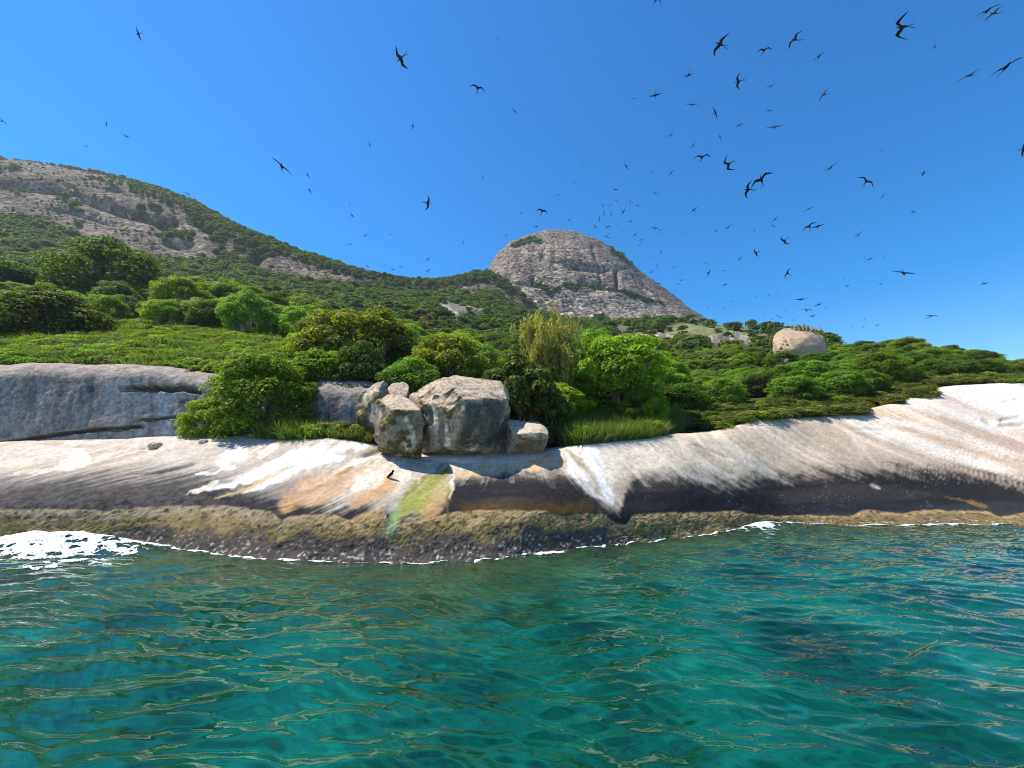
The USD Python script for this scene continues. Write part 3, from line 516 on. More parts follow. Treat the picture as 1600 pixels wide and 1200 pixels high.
rveg = np.maximum(sst(0.0, 8, rv - K(RU, VRB)[None] + (q1 - 0.5) * 40), sst(0.56, 0.64, q3) * 0.5)
rveg = np.maximum(rveg, (1 - sst(4, 16, rv - K(RU, VSK)[None] + (q1 - .5) * 14)) * sst(150, 280, ru))
for poly, w in [([(20, 296), (60, 297)], 5), ([(95, 308), (118, 322)], 7), ([(255, 368), (300, 370)], 8), ([(335, 352), (345, 395)], 12), ([(300, 338), (372, 366)], 12), ([(380, 375), (420, 398)], 10)]:
    dd, _ = seg_dist(ru, rv, poly); rveg = np.maximum(rveg, (1 - sst(w * 0.5, w * 1.2, dd + (q2 - 0.5) * 16)))
for poly in [[(408, 402), (440, 408), (490, 422), (545, 436), (500, 440), (430, 424)]]: rveg = rveg * (1 - poly_mask(ru, rv, poly, 3))
RC = mixc(RC, (0.065, 0.075, 0.03), rveg * 0.9)
put('rocky_hill', (RP1.reshape(-1, 3), grid_faces(*RP.shape[:2])), M_far, smooth=True, tint=np.clip(RC * np.array([0.56, 0.535, 0.505]), .01, .8), kind='structure', label='broad brown granite hill at the left with ledges and scrub')
def hill_pt(u, Y):
    j = np.clip(np.searchsorted(RU, u), 0, len(RU) - 1); return np.array([np.interp(y, RP1[:, k, 1], RP1[:, k, 2]) for y, k in zip(Y, j)])

DU = np.arange(690, 1175, 1.5)
VDS = [(690, 470), (735, 448), (752, 442), (762, 428), (768, 412), (776, 399), (788, 388), (805, 377), (830, 367), (860, 362), (885, 363), (905, 367), (930, 375), (950, 385), (968, 398), (985, 410), (1000, 424), (1025, 443), (1050, 462), (1085, 488), (1110, 503), (1175, 530)]
VDB = [(690, 490), (760, 470), (800, 485), (850, 510), (900, 522), (950, 526), (1000, 522), (1050, 516), (1100, 515), (1175, 545)]
def dome_lines(u):
    vb_, vs_ = Ks(u, VDB, 10), Ks(u, VDS, 5); k = sst(700, 800, u) * (1 - sst(1040, 1170, u))
    L = []
    for s, y in [(0, 262), (0.28, 282), (0.55, 296), (0.78, 310), (0.93, 326), (1.0, 352)]:
        yy = 270 + (y - 270) * (0.55 + 0.45 * k)
        L.append(at(u, vb_ + (vs_ - vb_) * s, yy))
    top = L[-1]
    L.append(col(u, top[:, 1] + 40, top[:, 2] - 10)); L.append(col(u, top[:, 1] + 120, top[:, 2] * 0.5)); L.append(col(u, top[:, 1] + 220, 0 * u - 5))
    return L
DP = loft(dome_lines(DU), [70, 70, 60, 50, 30, 16, 6, 4])
DN = grid_normals(DP); du, dv = project(DP)
if DN[100, 100, 1] > 0: DN = -DN
DP1 = relief(DP, DN, du, dv, 0.5, 121, (1, 1, 1.6))
for poly, w, dp in [([(964, 418), (965, 432), (965, 456)], 3.0, 7), ([(832, 428), (834, 446)], 3.5, 6), ([(878, 410), (900, 416), (930, 419), (960, 421)], 5, 6), ([(905, 441), (925, 444), (950, 452)], 4, 5), ([(850, 395), (845, 405)], 5, 3),
                    ([(938, 420), (940, 440), (950, 450)], 3, 3), ([(800, 440), (832, 446), (870, 452)], 2.5, 3), ([(925, 380), (930, 400), (940, 415)], 3, 3), ([(1000, 440), (1040, 470)], 2, 2), ([(985, 425), (1010, 455), (1030, 475)], 2, 2), ([(965, 420), (985, 418), (1000, 424)], 2.5, 3)]:
    DP1 = DP1 - (DN * np.array([1, 1, 0.2])) * groove(DP1, DN, du, dv, poly, w, dp)[..., None]
DC = np.broadcast_to(np.array([0.28, 0.22, 0.17]), DP.shape).copy()
q1, q2 = fbm(DP / 12, 4, 131), fbm(DP / 4.0, 4, 132); s_d = fbm(np.stack([(du + (dv - 450) * -0.35) * 0.075, dv * 0.012, 0 * du], -1), 4, 133)
DC = mixc(DC, (0.42, 0.335, 0.265), sst(0.46, 0.60, q1) * 0.8); DC = mixc(DC, (0.14, 0.12, 0.10), sst(0.52, 0.60, q2) * 0.75)
lowd = sst(425, 485, dv + (q1 - .5) * 50)
DC = mixc(DC, (0.62, 0.53, 0.42), lowd * sst(0.50, 0.58, s_d) * 0.9); DC = mixc(DC, (0.17, 0.145, 0.115), lowd * (1 - sst(0.38, 0.5, s_d)) * 0.7)
st2 = fbm(np.stack([(du + (dv - 400) * np.clip((870 - du) / 160, -.9, .9) * .9) * 0.11, dv * 0.010, 0 * du], -1), 4, 139)
DC = mixc(DC, (0.13, 0.115, 0.10), sst(0.52, 0.62, st2) * 0.6); DC = mixc(DC, (0.42, 0.36, 0.29), (1 - sst(0.36, 0.46, st2)) * 0.5)
DC = mixc(DC, (0.62, 0.55, 0.45), sst(0.60, 0.66, fbm(DP / 5, 3, 134)) * lowd * 0.9)
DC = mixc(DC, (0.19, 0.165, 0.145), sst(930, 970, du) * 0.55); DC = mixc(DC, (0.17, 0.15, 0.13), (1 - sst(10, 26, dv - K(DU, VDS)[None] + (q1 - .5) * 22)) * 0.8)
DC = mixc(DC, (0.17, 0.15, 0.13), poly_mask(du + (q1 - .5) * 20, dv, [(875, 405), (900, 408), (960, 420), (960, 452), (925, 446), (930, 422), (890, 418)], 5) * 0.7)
dveg = np.zeros(du.shape)
for poly, w in [([(800, 384), (828, 374), (840, 375)], 3.5), ([(858, 458), (880, 449), (900, 449)], 5), ([(908, 444), (950, 452), (985, 460)], 3), ([(985, 462), (1030, 472)], 3), ([(955, 390), (985, 412)], 1.5), ([(838, 445), (860, 455)], 4), ([(930, 497), (950, 500)], 5)]:
    dd, _ = seg_dist(du, dv, poly); dveg = np.maximum(dveg, 1 - sst(w * 0.5, w * 1.3, dd + (q2 - 0.5) * 12))
DC = mixc(DC, (0.085, 0.09, 0.04), dveg * 0.85)
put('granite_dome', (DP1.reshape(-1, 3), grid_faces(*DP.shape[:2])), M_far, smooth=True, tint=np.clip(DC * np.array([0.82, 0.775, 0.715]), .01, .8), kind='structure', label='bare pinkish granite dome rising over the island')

# ------------------------------------------------------------------ boulders
def boulder_mesh(pts, edge, smooth_it, amp, seed, freq=1.0):
    pts = np.asarray(pts, float); h = ConvexHull(pts)
    m = trimesh.Trimesh(pts, h.simplices); m.remove_unreferenced_vertices(); m.fix_normals()
    man = m3.Manifold(m3.Mesh(m.vertices.astype(np.float32), m.faces.astype(np.uint32))).refine_to_length(edge)
    a = man.to_mesh(); t = trimesh.Trimesh(a.vert_properties[:, :3], a.tri_verts, process=True)
    trimesh.smoothing.filter_taubin(t, 0.55, 0.50, smooth_it)
    n = t.vertex_normals; v = t.vertices
    r = (fbm(v * 0.9 * freq + seed, 3, seed) - 0.5) * 2.2 + (fbm(v * 3.2 * freq, 4, seed + 1) - 0.5) * 0.7 - np.abs(fbm(v * 1.9 * freq, 3, seed + 2) - 0.5) * 1.4 - sst(0.04, 0.0, np.abs(fbm(v * 0.8 * freq + 3, 2, seed + 5) - 0.5)) * 0.5
    t.vertices = v + n * (r * amp)[:, None]
    return t
def boulder_paint(t, top=(0.38, 0.33, 0.275), side=(0.22, 0.185, 0.15), moss=0.5, black=0.6, seed=1, mossbox=None, f=1.0, white=0.8, blackbox=None):
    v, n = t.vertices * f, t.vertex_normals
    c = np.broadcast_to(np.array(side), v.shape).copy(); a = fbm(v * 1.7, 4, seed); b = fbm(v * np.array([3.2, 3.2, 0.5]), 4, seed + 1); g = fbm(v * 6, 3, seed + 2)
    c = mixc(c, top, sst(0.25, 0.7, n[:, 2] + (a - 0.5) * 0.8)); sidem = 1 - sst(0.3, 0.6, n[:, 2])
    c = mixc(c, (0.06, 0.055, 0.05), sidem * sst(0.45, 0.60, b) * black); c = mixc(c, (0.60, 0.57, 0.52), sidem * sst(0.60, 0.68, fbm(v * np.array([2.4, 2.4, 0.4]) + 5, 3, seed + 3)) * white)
    if blackbox is not None:  # streaky black weathering, laid on heavier to paint in the face's shade
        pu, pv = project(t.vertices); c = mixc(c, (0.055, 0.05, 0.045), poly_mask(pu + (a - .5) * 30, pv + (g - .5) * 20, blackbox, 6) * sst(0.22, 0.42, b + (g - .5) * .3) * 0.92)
    mm = sidem * sst(0.5, 0.58, fbm(v * 2.6, 4, seed + 4)) * moss
    if mossbox is not None:
        pu, pv = project(t.vertices); mm = mm * poly_mask(pu, pv, mossbox, 8)
    c = mixc(c, mixc(np.broadcast_to(np.array([0.075, 0.06, 0.03]), v.shape), (0.14, 0.15, 0.03), sst(0.55, 0.65, g)), mm)
    return np.clip(c * (0.8 + 0.4 * g[:, None]) * np.array([1.10, 1.0, 0.87]), 0.01, 0.8), mm
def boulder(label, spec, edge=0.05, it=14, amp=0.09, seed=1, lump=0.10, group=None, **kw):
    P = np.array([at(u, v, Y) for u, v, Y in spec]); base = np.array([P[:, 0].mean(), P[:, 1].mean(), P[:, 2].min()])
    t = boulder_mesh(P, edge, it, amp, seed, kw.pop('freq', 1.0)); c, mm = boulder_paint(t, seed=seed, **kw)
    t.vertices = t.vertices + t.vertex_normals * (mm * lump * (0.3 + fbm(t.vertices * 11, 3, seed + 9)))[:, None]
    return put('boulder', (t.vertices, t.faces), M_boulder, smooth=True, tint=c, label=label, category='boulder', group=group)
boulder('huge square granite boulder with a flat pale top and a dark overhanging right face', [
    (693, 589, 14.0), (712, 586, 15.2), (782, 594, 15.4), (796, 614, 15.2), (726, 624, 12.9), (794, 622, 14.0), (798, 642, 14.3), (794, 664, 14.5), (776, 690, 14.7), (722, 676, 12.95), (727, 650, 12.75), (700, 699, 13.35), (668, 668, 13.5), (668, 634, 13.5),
    (640, 617, 14.3), (668, 600, 14.2), (636, 640, 14.6), (650, 712, 15.0), (700, 714, 14.9), (790, 713, 15.0), (664, 690, 14.4), (776, 700, 15.0)], 0.045, 4, 0.09, 3, moss=1.0, black=0.55, white=0.9, side=(0.30, 0.26, 0.21), blackbox=[(727, 630), (760, 624), (800, 626), (802, 668), (775, 700), (715, 700), (722, 676)],  # sides kept light, right face painted dark as stain and shade
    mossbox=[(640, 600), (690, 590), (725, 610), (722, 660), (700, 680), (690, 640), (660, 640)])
boulder('mossy block boulder leaning in front of the huge square boulder', [
    (590, 622, 13.5), (608, 616, 14.2), (630, 618, 14.3), (658, 636, 14.0), (612, 640, 12.95), (656, 641, 13.0), (662, 662, 13.3), (660, 684, 13.4), (610, 700, 13.1), (606, 676, 12.9), (585, 660, 13.4), (586, 690, 13.6), (640, 702, 13.3), (655, 714, 14.1), (600, 713, 14.0)],
    0.045, 5, 0.07, 21, moss=1.0, black=0.5)
boulder('rounded boulder tilted behind the mossy block, with moss in its creases', [
    (556, 630, 15.4), (562, 615, 15.3), (582, 600, 15.4), (601, 592, 15.8), (607, 598, 16.2), (590, 612, 15.0), (570, 640, 14.9), (558, 655, 15.2), (585, 660, 14.9), (600, 650, 15.0), (612, 630, 15.8), (560, 668, 15.6), (605, 690, 15.6)], 0.05, 7, 0.08, 35, moss=0.9, black=0.4)
boulder('small pale boulder wedged behind the tilted rounded boulder', [
    (601, 612, 16.6), (612, 600, 16.8), (630, 596, 16.8), (640, 602, 16.6), (636, 616, 16.2), (605, 622, 16.2), (605, 645, 16.2), (638, 645, 16.2), (620, 650, 17.4), (620, 600, 17.4)], 0.06, 12, 0.07, 41, moss=0.2, black=0.2)
boulder('low flat-topped boulder at the right foot of the huge square boulder', [
    (790, 658, 14.6), (796, 655, 15.3), (842, 659, 15.4), (857, 674, 14.4), (800, 679, 13.7), (846, 676, 13.5), (858, 682, 13.8), (848, 694, 13.9), (806, 690, 13.9), (845, 713, 14.7), (790, 713, 14.8), (825, 678, 13.3)], 0.045, 3, 0.06, 53, moss=0.2, black=0.5, side=(0.26, 0.225, 0.19), top=(0.42, 0.38, 0.33))
# lone round boulder on the right-hand slope, a crown of spiny plants on it
RB = [(1206, 545, 60), (1207, 530, 60), (1214, 518, 61), (1228, 513, 62), (1248, 512, 62), (1275, 517, 62), (1289, 527, 61), (1292, 540, 60), (1291, 556, 60), (1282, 566, 58.5), (1258, 569, 57.5), (1230, 568, 57.5), (1212, 561, 58.5), (1232, 528, 57.6), (1262, 526, 57.6), (1275, 540, 57.2), (1240, 545, 56.4),
      (1262, 552, 56.6), (1215, 545, 57.8), (1215, 580, 66), (1285, 580, 66), (1230, 515, 66), (1270, 517, 66), (1220, 582, 59), (1280, 582, 59)]
rbP = np.array([at(a_, b_, y_ * 0.89) for a_, b_, y_ in RB])
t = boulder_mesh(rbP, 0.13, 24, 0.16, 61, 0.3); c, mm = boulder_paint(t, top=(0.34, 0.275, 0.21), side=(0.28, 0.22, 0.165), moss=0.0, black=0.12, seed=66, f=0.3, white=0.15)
pu, pv = project(t.vertices); front = t.vertices[:, 1] < 55
hole = np.zeros(len(pu))
for hx, hy, hr in [(1227, 532, 2.6), (1223, 537, 1.8), (1221, 545, 2.0), (1224, 527, 1.1), (1214, 552, 2.2), (1218, 555, 1.5), (1231, 539, 1.3), (1226, 553, 1.4), (1235, 553, 1.2)]:
    hole = np.maximum(hole, np.exp(-(np.hypot((pu - hx), (pv - hy) * 1.2) / hr) ** 2) * front)
t.vertices = t.vertices - t.vertex_normals * (hole * 0.4)[:, None]
c = mixc(c, (0.05, 0.045, 0.03), sst(0.25, 0.6, hole + (fbm(t.vertices * 3, 3, 5) - .5) * .5))
put('boulder', (t.vertices, t.faces), M_boulder, smooth=True, tint=c, label='lone round tan boulder with weathered pits standing in the shrubs on the right', category='boulder')
# pebbles and caps lying on the slab
for lab, u, v, w, hgt, sd in [('small tan rock cap lying on the pale slab under the granite wall', 242, 697, 0.46, 0.13, 5), ('smaller tan rock cap with dry tuft on the slab below the bright bush', 318, 691, 0.36, 0.11, 8)]:
    jY = np.argmin(np.abs(v0[:, np.argmin(np.abs(US - u))] - v)[60:]) + 60; p = P1[jY, np.argmin(np.abs(US - u))]
    s = trimesh.creation.icosphere(4, 1.0); s.vertices = s.vertices * np.array([w * .5, w * .4, hgt]); s.vertices += s.vertex_normals * ((fbm(s.vertices * 6 + sd, 3, sd) - .5) * 0.12)[:, None]
    s.vertices += p + np.array([0, 0, 0.02]); put('flat_rock', (s.vertices, s.faces), M_boulder, smooth=True, tint=np.tile((0.42, 0.33, 0.24), (len(s.vertices), 1)), label=lab, category='rock')

# ------------------------------------------------------------------ vegetation
def leaf_cloud(rng, clumps, n, L, asp=0.5, bias=0.35, tint=(0.05, 0.09, 0.02), var=0.35, droop=0.15, tip=None, inner=0.72, fold=0.0):
    c = np.array([q[0] for q in clumps]); r = np.array([q[1] if np.ndim(q[1]) else [q[1]] * 3 for q in clumps], float)
    w = r.mean(1) ** 2; k = rng.choice(len(c), n, p=w / w.sum())
    d = rng.normal(size=(n, 3)); d /= np.linalg.norm(d, axis=1, keepdims=True); d[:, 2] += bias; d /= np.linalg.norm(d, axis=1, keepdims=True)
    p = c[k] + r[k] * d * (inner + (1.08 - inner) * rng.random(n) ** 0.6)[:, None]
    nn = d + rng.normal(size=(n, 3)) * 0.5 + [0, 0, 0.45]; nn /= np.linalg.norm(nn, axis=1, keepdims=True)
    t = np.cross(nn, rng.normal(size=(n, 3))); t /= np.linalg.norm(t, axis=1, keepdims=True); t[:, 2] -= droop; t /= np.linalg.norm(t, axis=1, keepdims=True)
    s = np.cross(nn, t); s /= np.maximum(np.linalg.norm(s, axis=1, keepdims=True), 1e-6)
    ll = (L * rng.uniform(0.65, 1.3, n))[:, None]; ww = ll * asp * 0.5
    V = np.stack([p - t * ll * .5, p + s * ww + nn * ll * 0.06, p + t * ll * .5, p - s * ww + nn * ll * 0.06], 1).reshape(-1, 3)
    i = np.arange(n) * 4; F = np.vstack([np.stack([i, i + 1, i + 2], 1), np.stack([i, i + 2, i + 3], 1)])
    cl = rng.normal(0, 0.16, len(c)); T = np.asarray(tint)[None] * np.exp(cl[k] + rng.normal(0, var * 0.6, n))[:, None]
    if tip is not None:
        f = (rng.random(n) < 0.22)[:, None]; T = np.where(f, np.asarray(tip)[None] * np.exp(rng.normal(0, .2, n))[:, None], T)
    return V, F, np.repeat(np.clip(T, .004, .6), 4, 0)
def join(parts):
    V, F, T, o = [], [], [], 0
    for v, f, t in parts: V.append(v); F.append(f + o); T.append(t); o += len(v)
    return np.vstack(V), np.vstack(F), np.vstack(T)
def tube(path, r0, r1, sides=6):
    path = np.asarray(path, float); n = len(path); V = []
    for i in range(n):
        d = path[min(i + 1, n - 1)] - path[max(i - 1, 0)]; d /= np.linalg.norm(d); a = np.cross(d, [0.31, 0.9, 0.2]); a /= np.linalg.norm(a); b = np.cross(d, a)
        r = r0 + (r1 - r0) * i / (n - 1); th = np.linspace(0, 2 * math.pi, sides, endpoint=False)
        V.append(path[i] + r * (np.cos(th)[:, None] * a + np.sin(th)[:, None] * b))
    F = []
    for i in range(n - 1):
        for j in range(sides):
            q = (i * sides + j, i * sides + (j + 1) % sides, (i + 1) * sides + (j + 1) % sides, (i + 1) * sides + j); F += [(q[0], q[1], q[2]), (q[0], q[2], q[3])]
    return np.vstack(V), np.array(F)
def tubes(ts):
    V, F, o = [], [], 0
    for v, f in ts: V.append(v); F.append(f + o); o += len(v)
    return np.vstack(V), np.vstack(F)
def limb(rng, a, b, n=6, wob=0.03):
    a, b = np.asarray(a, float), np.asarray(b, float); t = np.linspace(0, 1, n)[:, None]
    return a + (b - a) * t + rng.normal(0, wob, (n, 3)) * np.sin(t * math.pi) + np.array([0, 0, 0.06]) * np.sin(t * math.pi)
def crown(rng, n, zlo, zc, rx, rz, rmin, rmax, flat=0.8):
    out = []
    for _ in range(n):
        th, z = rng.uniform(0, 2 * math.pi), rng.random() ** 0.8; ph = math.asin(z * 0.98); rr = rng.uniform(0.75, 1.0)
        q = rng.uniform(rmin, rmax); out.append((np.array([math.cos(th) * math.cos(ph) * (rx - q * .6) * rr, math.sin(th) * math.cos(ph) * (rx - q * .6) * rr, zc + math.sin(ph) * (rz - q * .5) * rr]), (q, q, q * flat)))
    for _ in range(int(n * 0.45)):
        th, z = rng.uniform(0, 2 * math.pi), rng.uniform(zlo, zc); q = rng.uniform(rmin, rmax); rr = (rx - q * .5) * (0.72 + 0.28 * (z - zlo) / max(zc - zlo, 1e-3)) * rng.uniform(.75, 1)
        out.append((np.array([math.cos(th) * rr, math.sin(th) * rr, z]), (q, q, q * flat)))
    return out
PROTO = {}
GREEN, BRIGHT, DARK, YELLOW = (0.115, 0.175, 0.016), (0.145, 0.225, 0.010), (0.066, 0.105, 0.013), (0.23, 0.26, 0.020)
def bush_proto(kind, seed):
    rng = np.random.default_rng(seed); pts = None; stems = []
    if kind == 'shrub':        cl = crown(rng, 44, 0.06, 0.32, 0.5, 0.64, .09, .15); lv = leaf_cloud(rng, cl, 12750, 0.0414, .55, .4, GREEN, tip=(0.13, .20, .03))
    elif kind == 'dark_bush': cl = crown(rng, 60, 0.04, 0.30, 0.5, 0.66, .08, .13, .8); lv = leaf_cloud(rng, cl, 15000, .038, .55, .45, DARK, tip=(.10, .145, .02))
    elif kind == 'dense_bush': cl = crown(rng, 85, 0.03, 0.30, 0.5, 0.66, .075, .125, .75); lv = leaf_cloud(rng, cl, 25500, 0.0311, .6, .55, BRIGHT, var=.25, tip=(0.15, .25, .02))
    elif kind == 'dark_tree':  cl = crown(rng, 52, 0.10, 0.38, 0.5, 0.60, .09, .16); lv = leaf_cloud(rng, cl, 15300, 0.0407, .5, .35, DARK, tip=(.09, .13, .02))
    elif kind == 'green_tree': cl = crown(rng, 52, 0.30, 0.52, 0.5, 0.46, .09, .14, .65); lv = leaf_cloud(rng, cl, 14450, 0.0407, .5, .5, BRIGHT, tip=(.17, .24, .03))
    elif kind == 'yellow_tree': cl = crown(rng, 56, 0.10, 0.42, 0.5, 0.56, .07, .13, .7); lv = leaf_cloud(rng, cl, 15300, 0.0385, .5, .5, (0.115, 0.145, 0.016), tip=YELLOW)
    elif kind == 'broadleaf':  cl = crown(rng, 40, 0.06, 0.45, 0.5, 0.52, .07, .13, .7); lv = leaf_cloud(rng, cl, 7820, 0.0629, .5, .3, (0.075, .115, .015), droop=.3, tip=(.17, .20, .03))
    elif kind == 'feathery':
        parts = []
        for k in range(110):
            th, lean = rng.uniform(0, 6.28), rng.uniform(.05, .48); h = rng.uniform(.6, .98); top = np.array([math.cos(th) * lean, math.sin(th) * lean, h])
            path = limb(rng, (math.cos(th) * .05, math.sin(th) * .05, 0), top, 8, .02); path[-2:, 2] -= [.01, .05]; stems.append(tube(path, .0055, .002, 3))
            c2 = [(q + rng.normal(0, .03, 3), (.05, .05, .09)) for q in path[3:]]; parts.append(leaf_cloud(rng, c2, 230, .055, .24, -.2, (0.19, .175, .045), droop=.7, inner=.2, tip=(.28, .235, .08)))
        lv = join(parts); cl = []
    if kind != 'feathery':
        for k in rng.choice(len(cl), 12, replace=False):
            c = cl[k][0]; st = np.array([rng.normal(0, .03), rng.normal(0, .03), 0]); mid = st * 1 + (c - st) * .5; stems.append(tube(limb(rng, st, c, 6, .02), .016 if kind in ('shrub', 'dense_bush', 'broadleaf') else .024, .004, 5))
        for k in rng.choice(len(cl), 7, replace=False):
            c = cl[k][0]; c2 = c * np.array([1.12, 1.12, 1.10]) + rng.normal(0, .03, 3); stems.append(tube(limb(rng, c * .6, c2, 5, .015), .007, .0015, 4))
    return lv, tubes(stems)
NOMINAL = {}
def plant(kind, variant, name, label, loc, w, h, rot, group=None, category=None):
    key = (kind, variant)
    cat = category or ('tree' if 'tree' in kind or kind in ('feathery', 'dark_bush') else 'shrub')
    sc = (w, w, h)
    if key in PROTO: return thing(name, label, cat, loc, rot, sc, group, PROTO[key])
    p = thing(name, label, cat, loc, rot, sc, group); (v, f, t), st = bush_proto(kind, 1000 + 17 * variant + sum(map(ord, kind)))
    x = UsdGeom.Xform(p); put('crown' if cat == 'tree' else 'foliage', (v, f), M_leaf, x, tint=t); put('trunk' if cat == 'tree' else 'stems', st, M_bark_pale if kind in ('green_tree',) else M_bark, x, smooth=True)
    PROTO[key] = p; return p
rngp = np.random.default_rng(77)
def by_box(kind, var, name, label, ua, ub, vt, vb_, Y, sink=0.0, category=None):
    uc = (ua + ub) / 2; p = at(uc, vb_, Y); fw = p[1] * CT + (p[2] - CAM_H) * ST; w = (ub - ua) * fw / FOC; top = at(uc, vt, Y + w * 0.15); h = top[2] - p[2]
    return plant(kind, var, name, label, p - [0, 0, sink], w * 1.04, (h + sink) * 1.06, rngp.uniform(0, 360), category=category)
KEY = [ # kind, variant, name, label, u0, u1, vtop, vbot, Y
 ('dense_bush', 0, 'rounded_bush', 'big bright green billowy bush at the right end of the grey granite wall', 322, 486, 556, 688, 16.9),
 ('dense_bush', 0, 'rounded_bush', 'small bright bush at the left foot of the big billowy bush by the granite wall', 284, 368, 622, 690, 16.6),
 ('dark_bush', 0, 'spreading_tree', 'wide dark rounded tree standing alone on the left meadow edge above the granite wall', -12, 160, 470, 545, 31),
 ('dark_tree', 1, 'spreading_tree', 'largest dark dome of trees above the bright meadow on the left', 88, 238, 396, 490, 60),
 ('dark_tree', 0, 'spreading_tree', 'dark tree at the far left edge above the lone meadow tree', -40, 62, 418, 482, 60),
 ('green_tree', 0, 'tree', 'rounded mid green tree at the right corner of the bright meadow', 236, 312, 440, 508, 46),
 ('shrub', 0, 'shrub', 'grey green shrub right of the rounded tree by the meadow', 282, 352, 470, 516, 42),
 ('green_tree', 1, 'tree', 'low branching tree with bare limbs showing beside the meadow right corner', 340, 420, 462, 540, 38),
 ('yellow_tree', 0, 'tree', 'broad yellow green tree filling the slope above the mossy boulders', 470, 650, 494, 600, 25),
 ('dark_bush', 1, 'spreading_tree', 'dark bushy tree directly behind the tilted rounded boulder', 508, 610, 540, 652, 19.5),
 ('shrub', 1, 'shrub', 'dark shrub between the big bright bush and the lit rock patch', 440, 500, 560, 640, 18.6),
 ('shrub', 0, 'shrub', 'green shrub closing the gap above the small pale boulder', 590, 690, 562, 632, 19),
 ('yellow_tree', 1, 'tree', 'round olive crowned tree above and behind the huge square boulder', 640, 760, 530, 620, 22),
 ('broadleaf', 0, 'broadleaf_shrub', 'tall yellow green broad-leaved shrub at the right shoulder of the huge square boulder', 750, 880, 560, 690, 16.8),
 ('broadleaf', 1, 'broadleaf_shrub', 'dark lower broad-leaved shrub behind the low flat-topped boulder', 812, 895, 610, 694, 16.4),
 ('feathery', 0, 'feathery_tree', 'pale yellow feathery clump of tall cane in the middle of the slope', 806, 918, 508, 668, 19.5),
 ('green_tree', 0, 'tree', 'bright flat-crowned tree with pale trunks over a dark hollow right of the feathery cane', 895, 1050, 535, 655, 20.5),
 ('green_tree', 1, 'tree', 'second flat-crowned tree just above and left of the dark hollow', 880, 975, 520, 640, 24),
 ('dense_bush', 1, 'rounded_bush', 'round bright bush in front of the dark hollow by the grassy bank', 968, 1044, 596, 664, 19),
 ('dense_bush', 1, 'rounded_bush', 'small tidy green bush perched on the white slab at the vegetation edge right of centre', 1418, 1466, 607, 626, 25.4),
 ('shrub', 1, 'low_shrub', 'small dark green tuft bush on the slab edge left of the mossy block boulder', 518, 562, 676, 696, 14.7),
 ('shrub', 1, 'shrub', 'low shrub hugging the left foot of the lone round boulder', 1196, 1246, 552, 576, 46),
 ('shrub', 0, 'shrub', 'low shrub hugging the right foot of the lone round boulder', 1240, 1306, 555, 578, 46.5),
]
for k in KEY: by_box(*k, sink=0.12)

def hillpoint(u, Y):
    z = ground(u, Y); return col(np.atleast_1d(u), np.atleast_1d(Y), z)
# shrubs and trees of the near slope, each its own plant
LANDMARKS = [('the granite wall slit', 250, 608), ('the dark meadow tree', 75, 505), ('the bright meadow', 260, 525), ('the dark dome of trees', 162, 440), ('the meadow corner tree', 275, 475),
    ('the big billowy bush', 385, 620), ('the mossy block boulder', 622, 655), ('the huge square boulder', 718, 640), ('the feathery cane', 862, 580), ('the dark hollow', 965, 620), ('the pale slope outcrop', 720, 475),
    ('the grassy shoulder', 1110, 515), ('the lone round boulder', 1248, 540), ('the perched bush', 1442, 615), ('the white slab end', 1560, 615), ('the grassy bank', 950, 680), ('the small pale outcrop', 1125, 535)]
WHERE8 = ['right of', 'up right of', 'above', 'up left of', 'left of', 'down left of', 'below', 'down right of']
def relation(u, v, marks):
    n, a, b = min(marks, key=lambda q: math.hypot(u - q[1], (v - q[2]) * 1.3)); dx, dy = u - a, b - v; r = math.hypot(dx, dy)
    return ('just ' if r < 45 else ('' if r < 95 else ('well ' if r < 150 else 'far '))) + WHERE8[int(round(math.atan2(dy, dx) / (math.pi / 4))) % 8] + ' ' + n
seen_labels = {}
WORDS = {'shrub': 'green shrub', 'dense_bush': 'rounded bright bush', 'dark_tree': 'dark bushy tree', 'green_tree': 'mid green tree', 'yellow_tree': 'yellow green tree', 'broadleaf': 'broad-leaved shrub'}
def zone_label(u, v, w, kind):
    size = 'small ' if w < 3.0 else ('big ' if w > 4.4 else '')
    rel = relation(u, v, LANDMARKS); base = f'{size}{WORDS[kind]} {rel}'
    return base, f'{size}{WORDS[kind]}s {rel}'
taken = [(k[4] + k[5]) / 2 for k in KEY]
pts = []
rs = np.random.default_rng(5)
cand_u = rs.uniform(-70, 1690, 9000); cand_Y = np.sqrt(rs.uniform(17.5 ** 2, 72 ** 2, 9000))
hy0 = np.interp(cand_u, HUS, HYk[0]); hy4 = np.interp(cand_u, HUS, HYk[4])
ok = (cand_Y > hy0 + 1.2) & (cand_Y < hy4 * 1.02)
cand_u, cand_Y = cand_u[ok], cand_Y[ok]
gz = ground(cand_u, cand_Y); cp = col(cand_u, cand_Y, gz); pu, pv = project(cp)
kept = []
EDGE = [(1020, 668), (1100, 662), (1180, 648), (1345, 634), (1400, 612), (1480, 600), (1600, 598)]
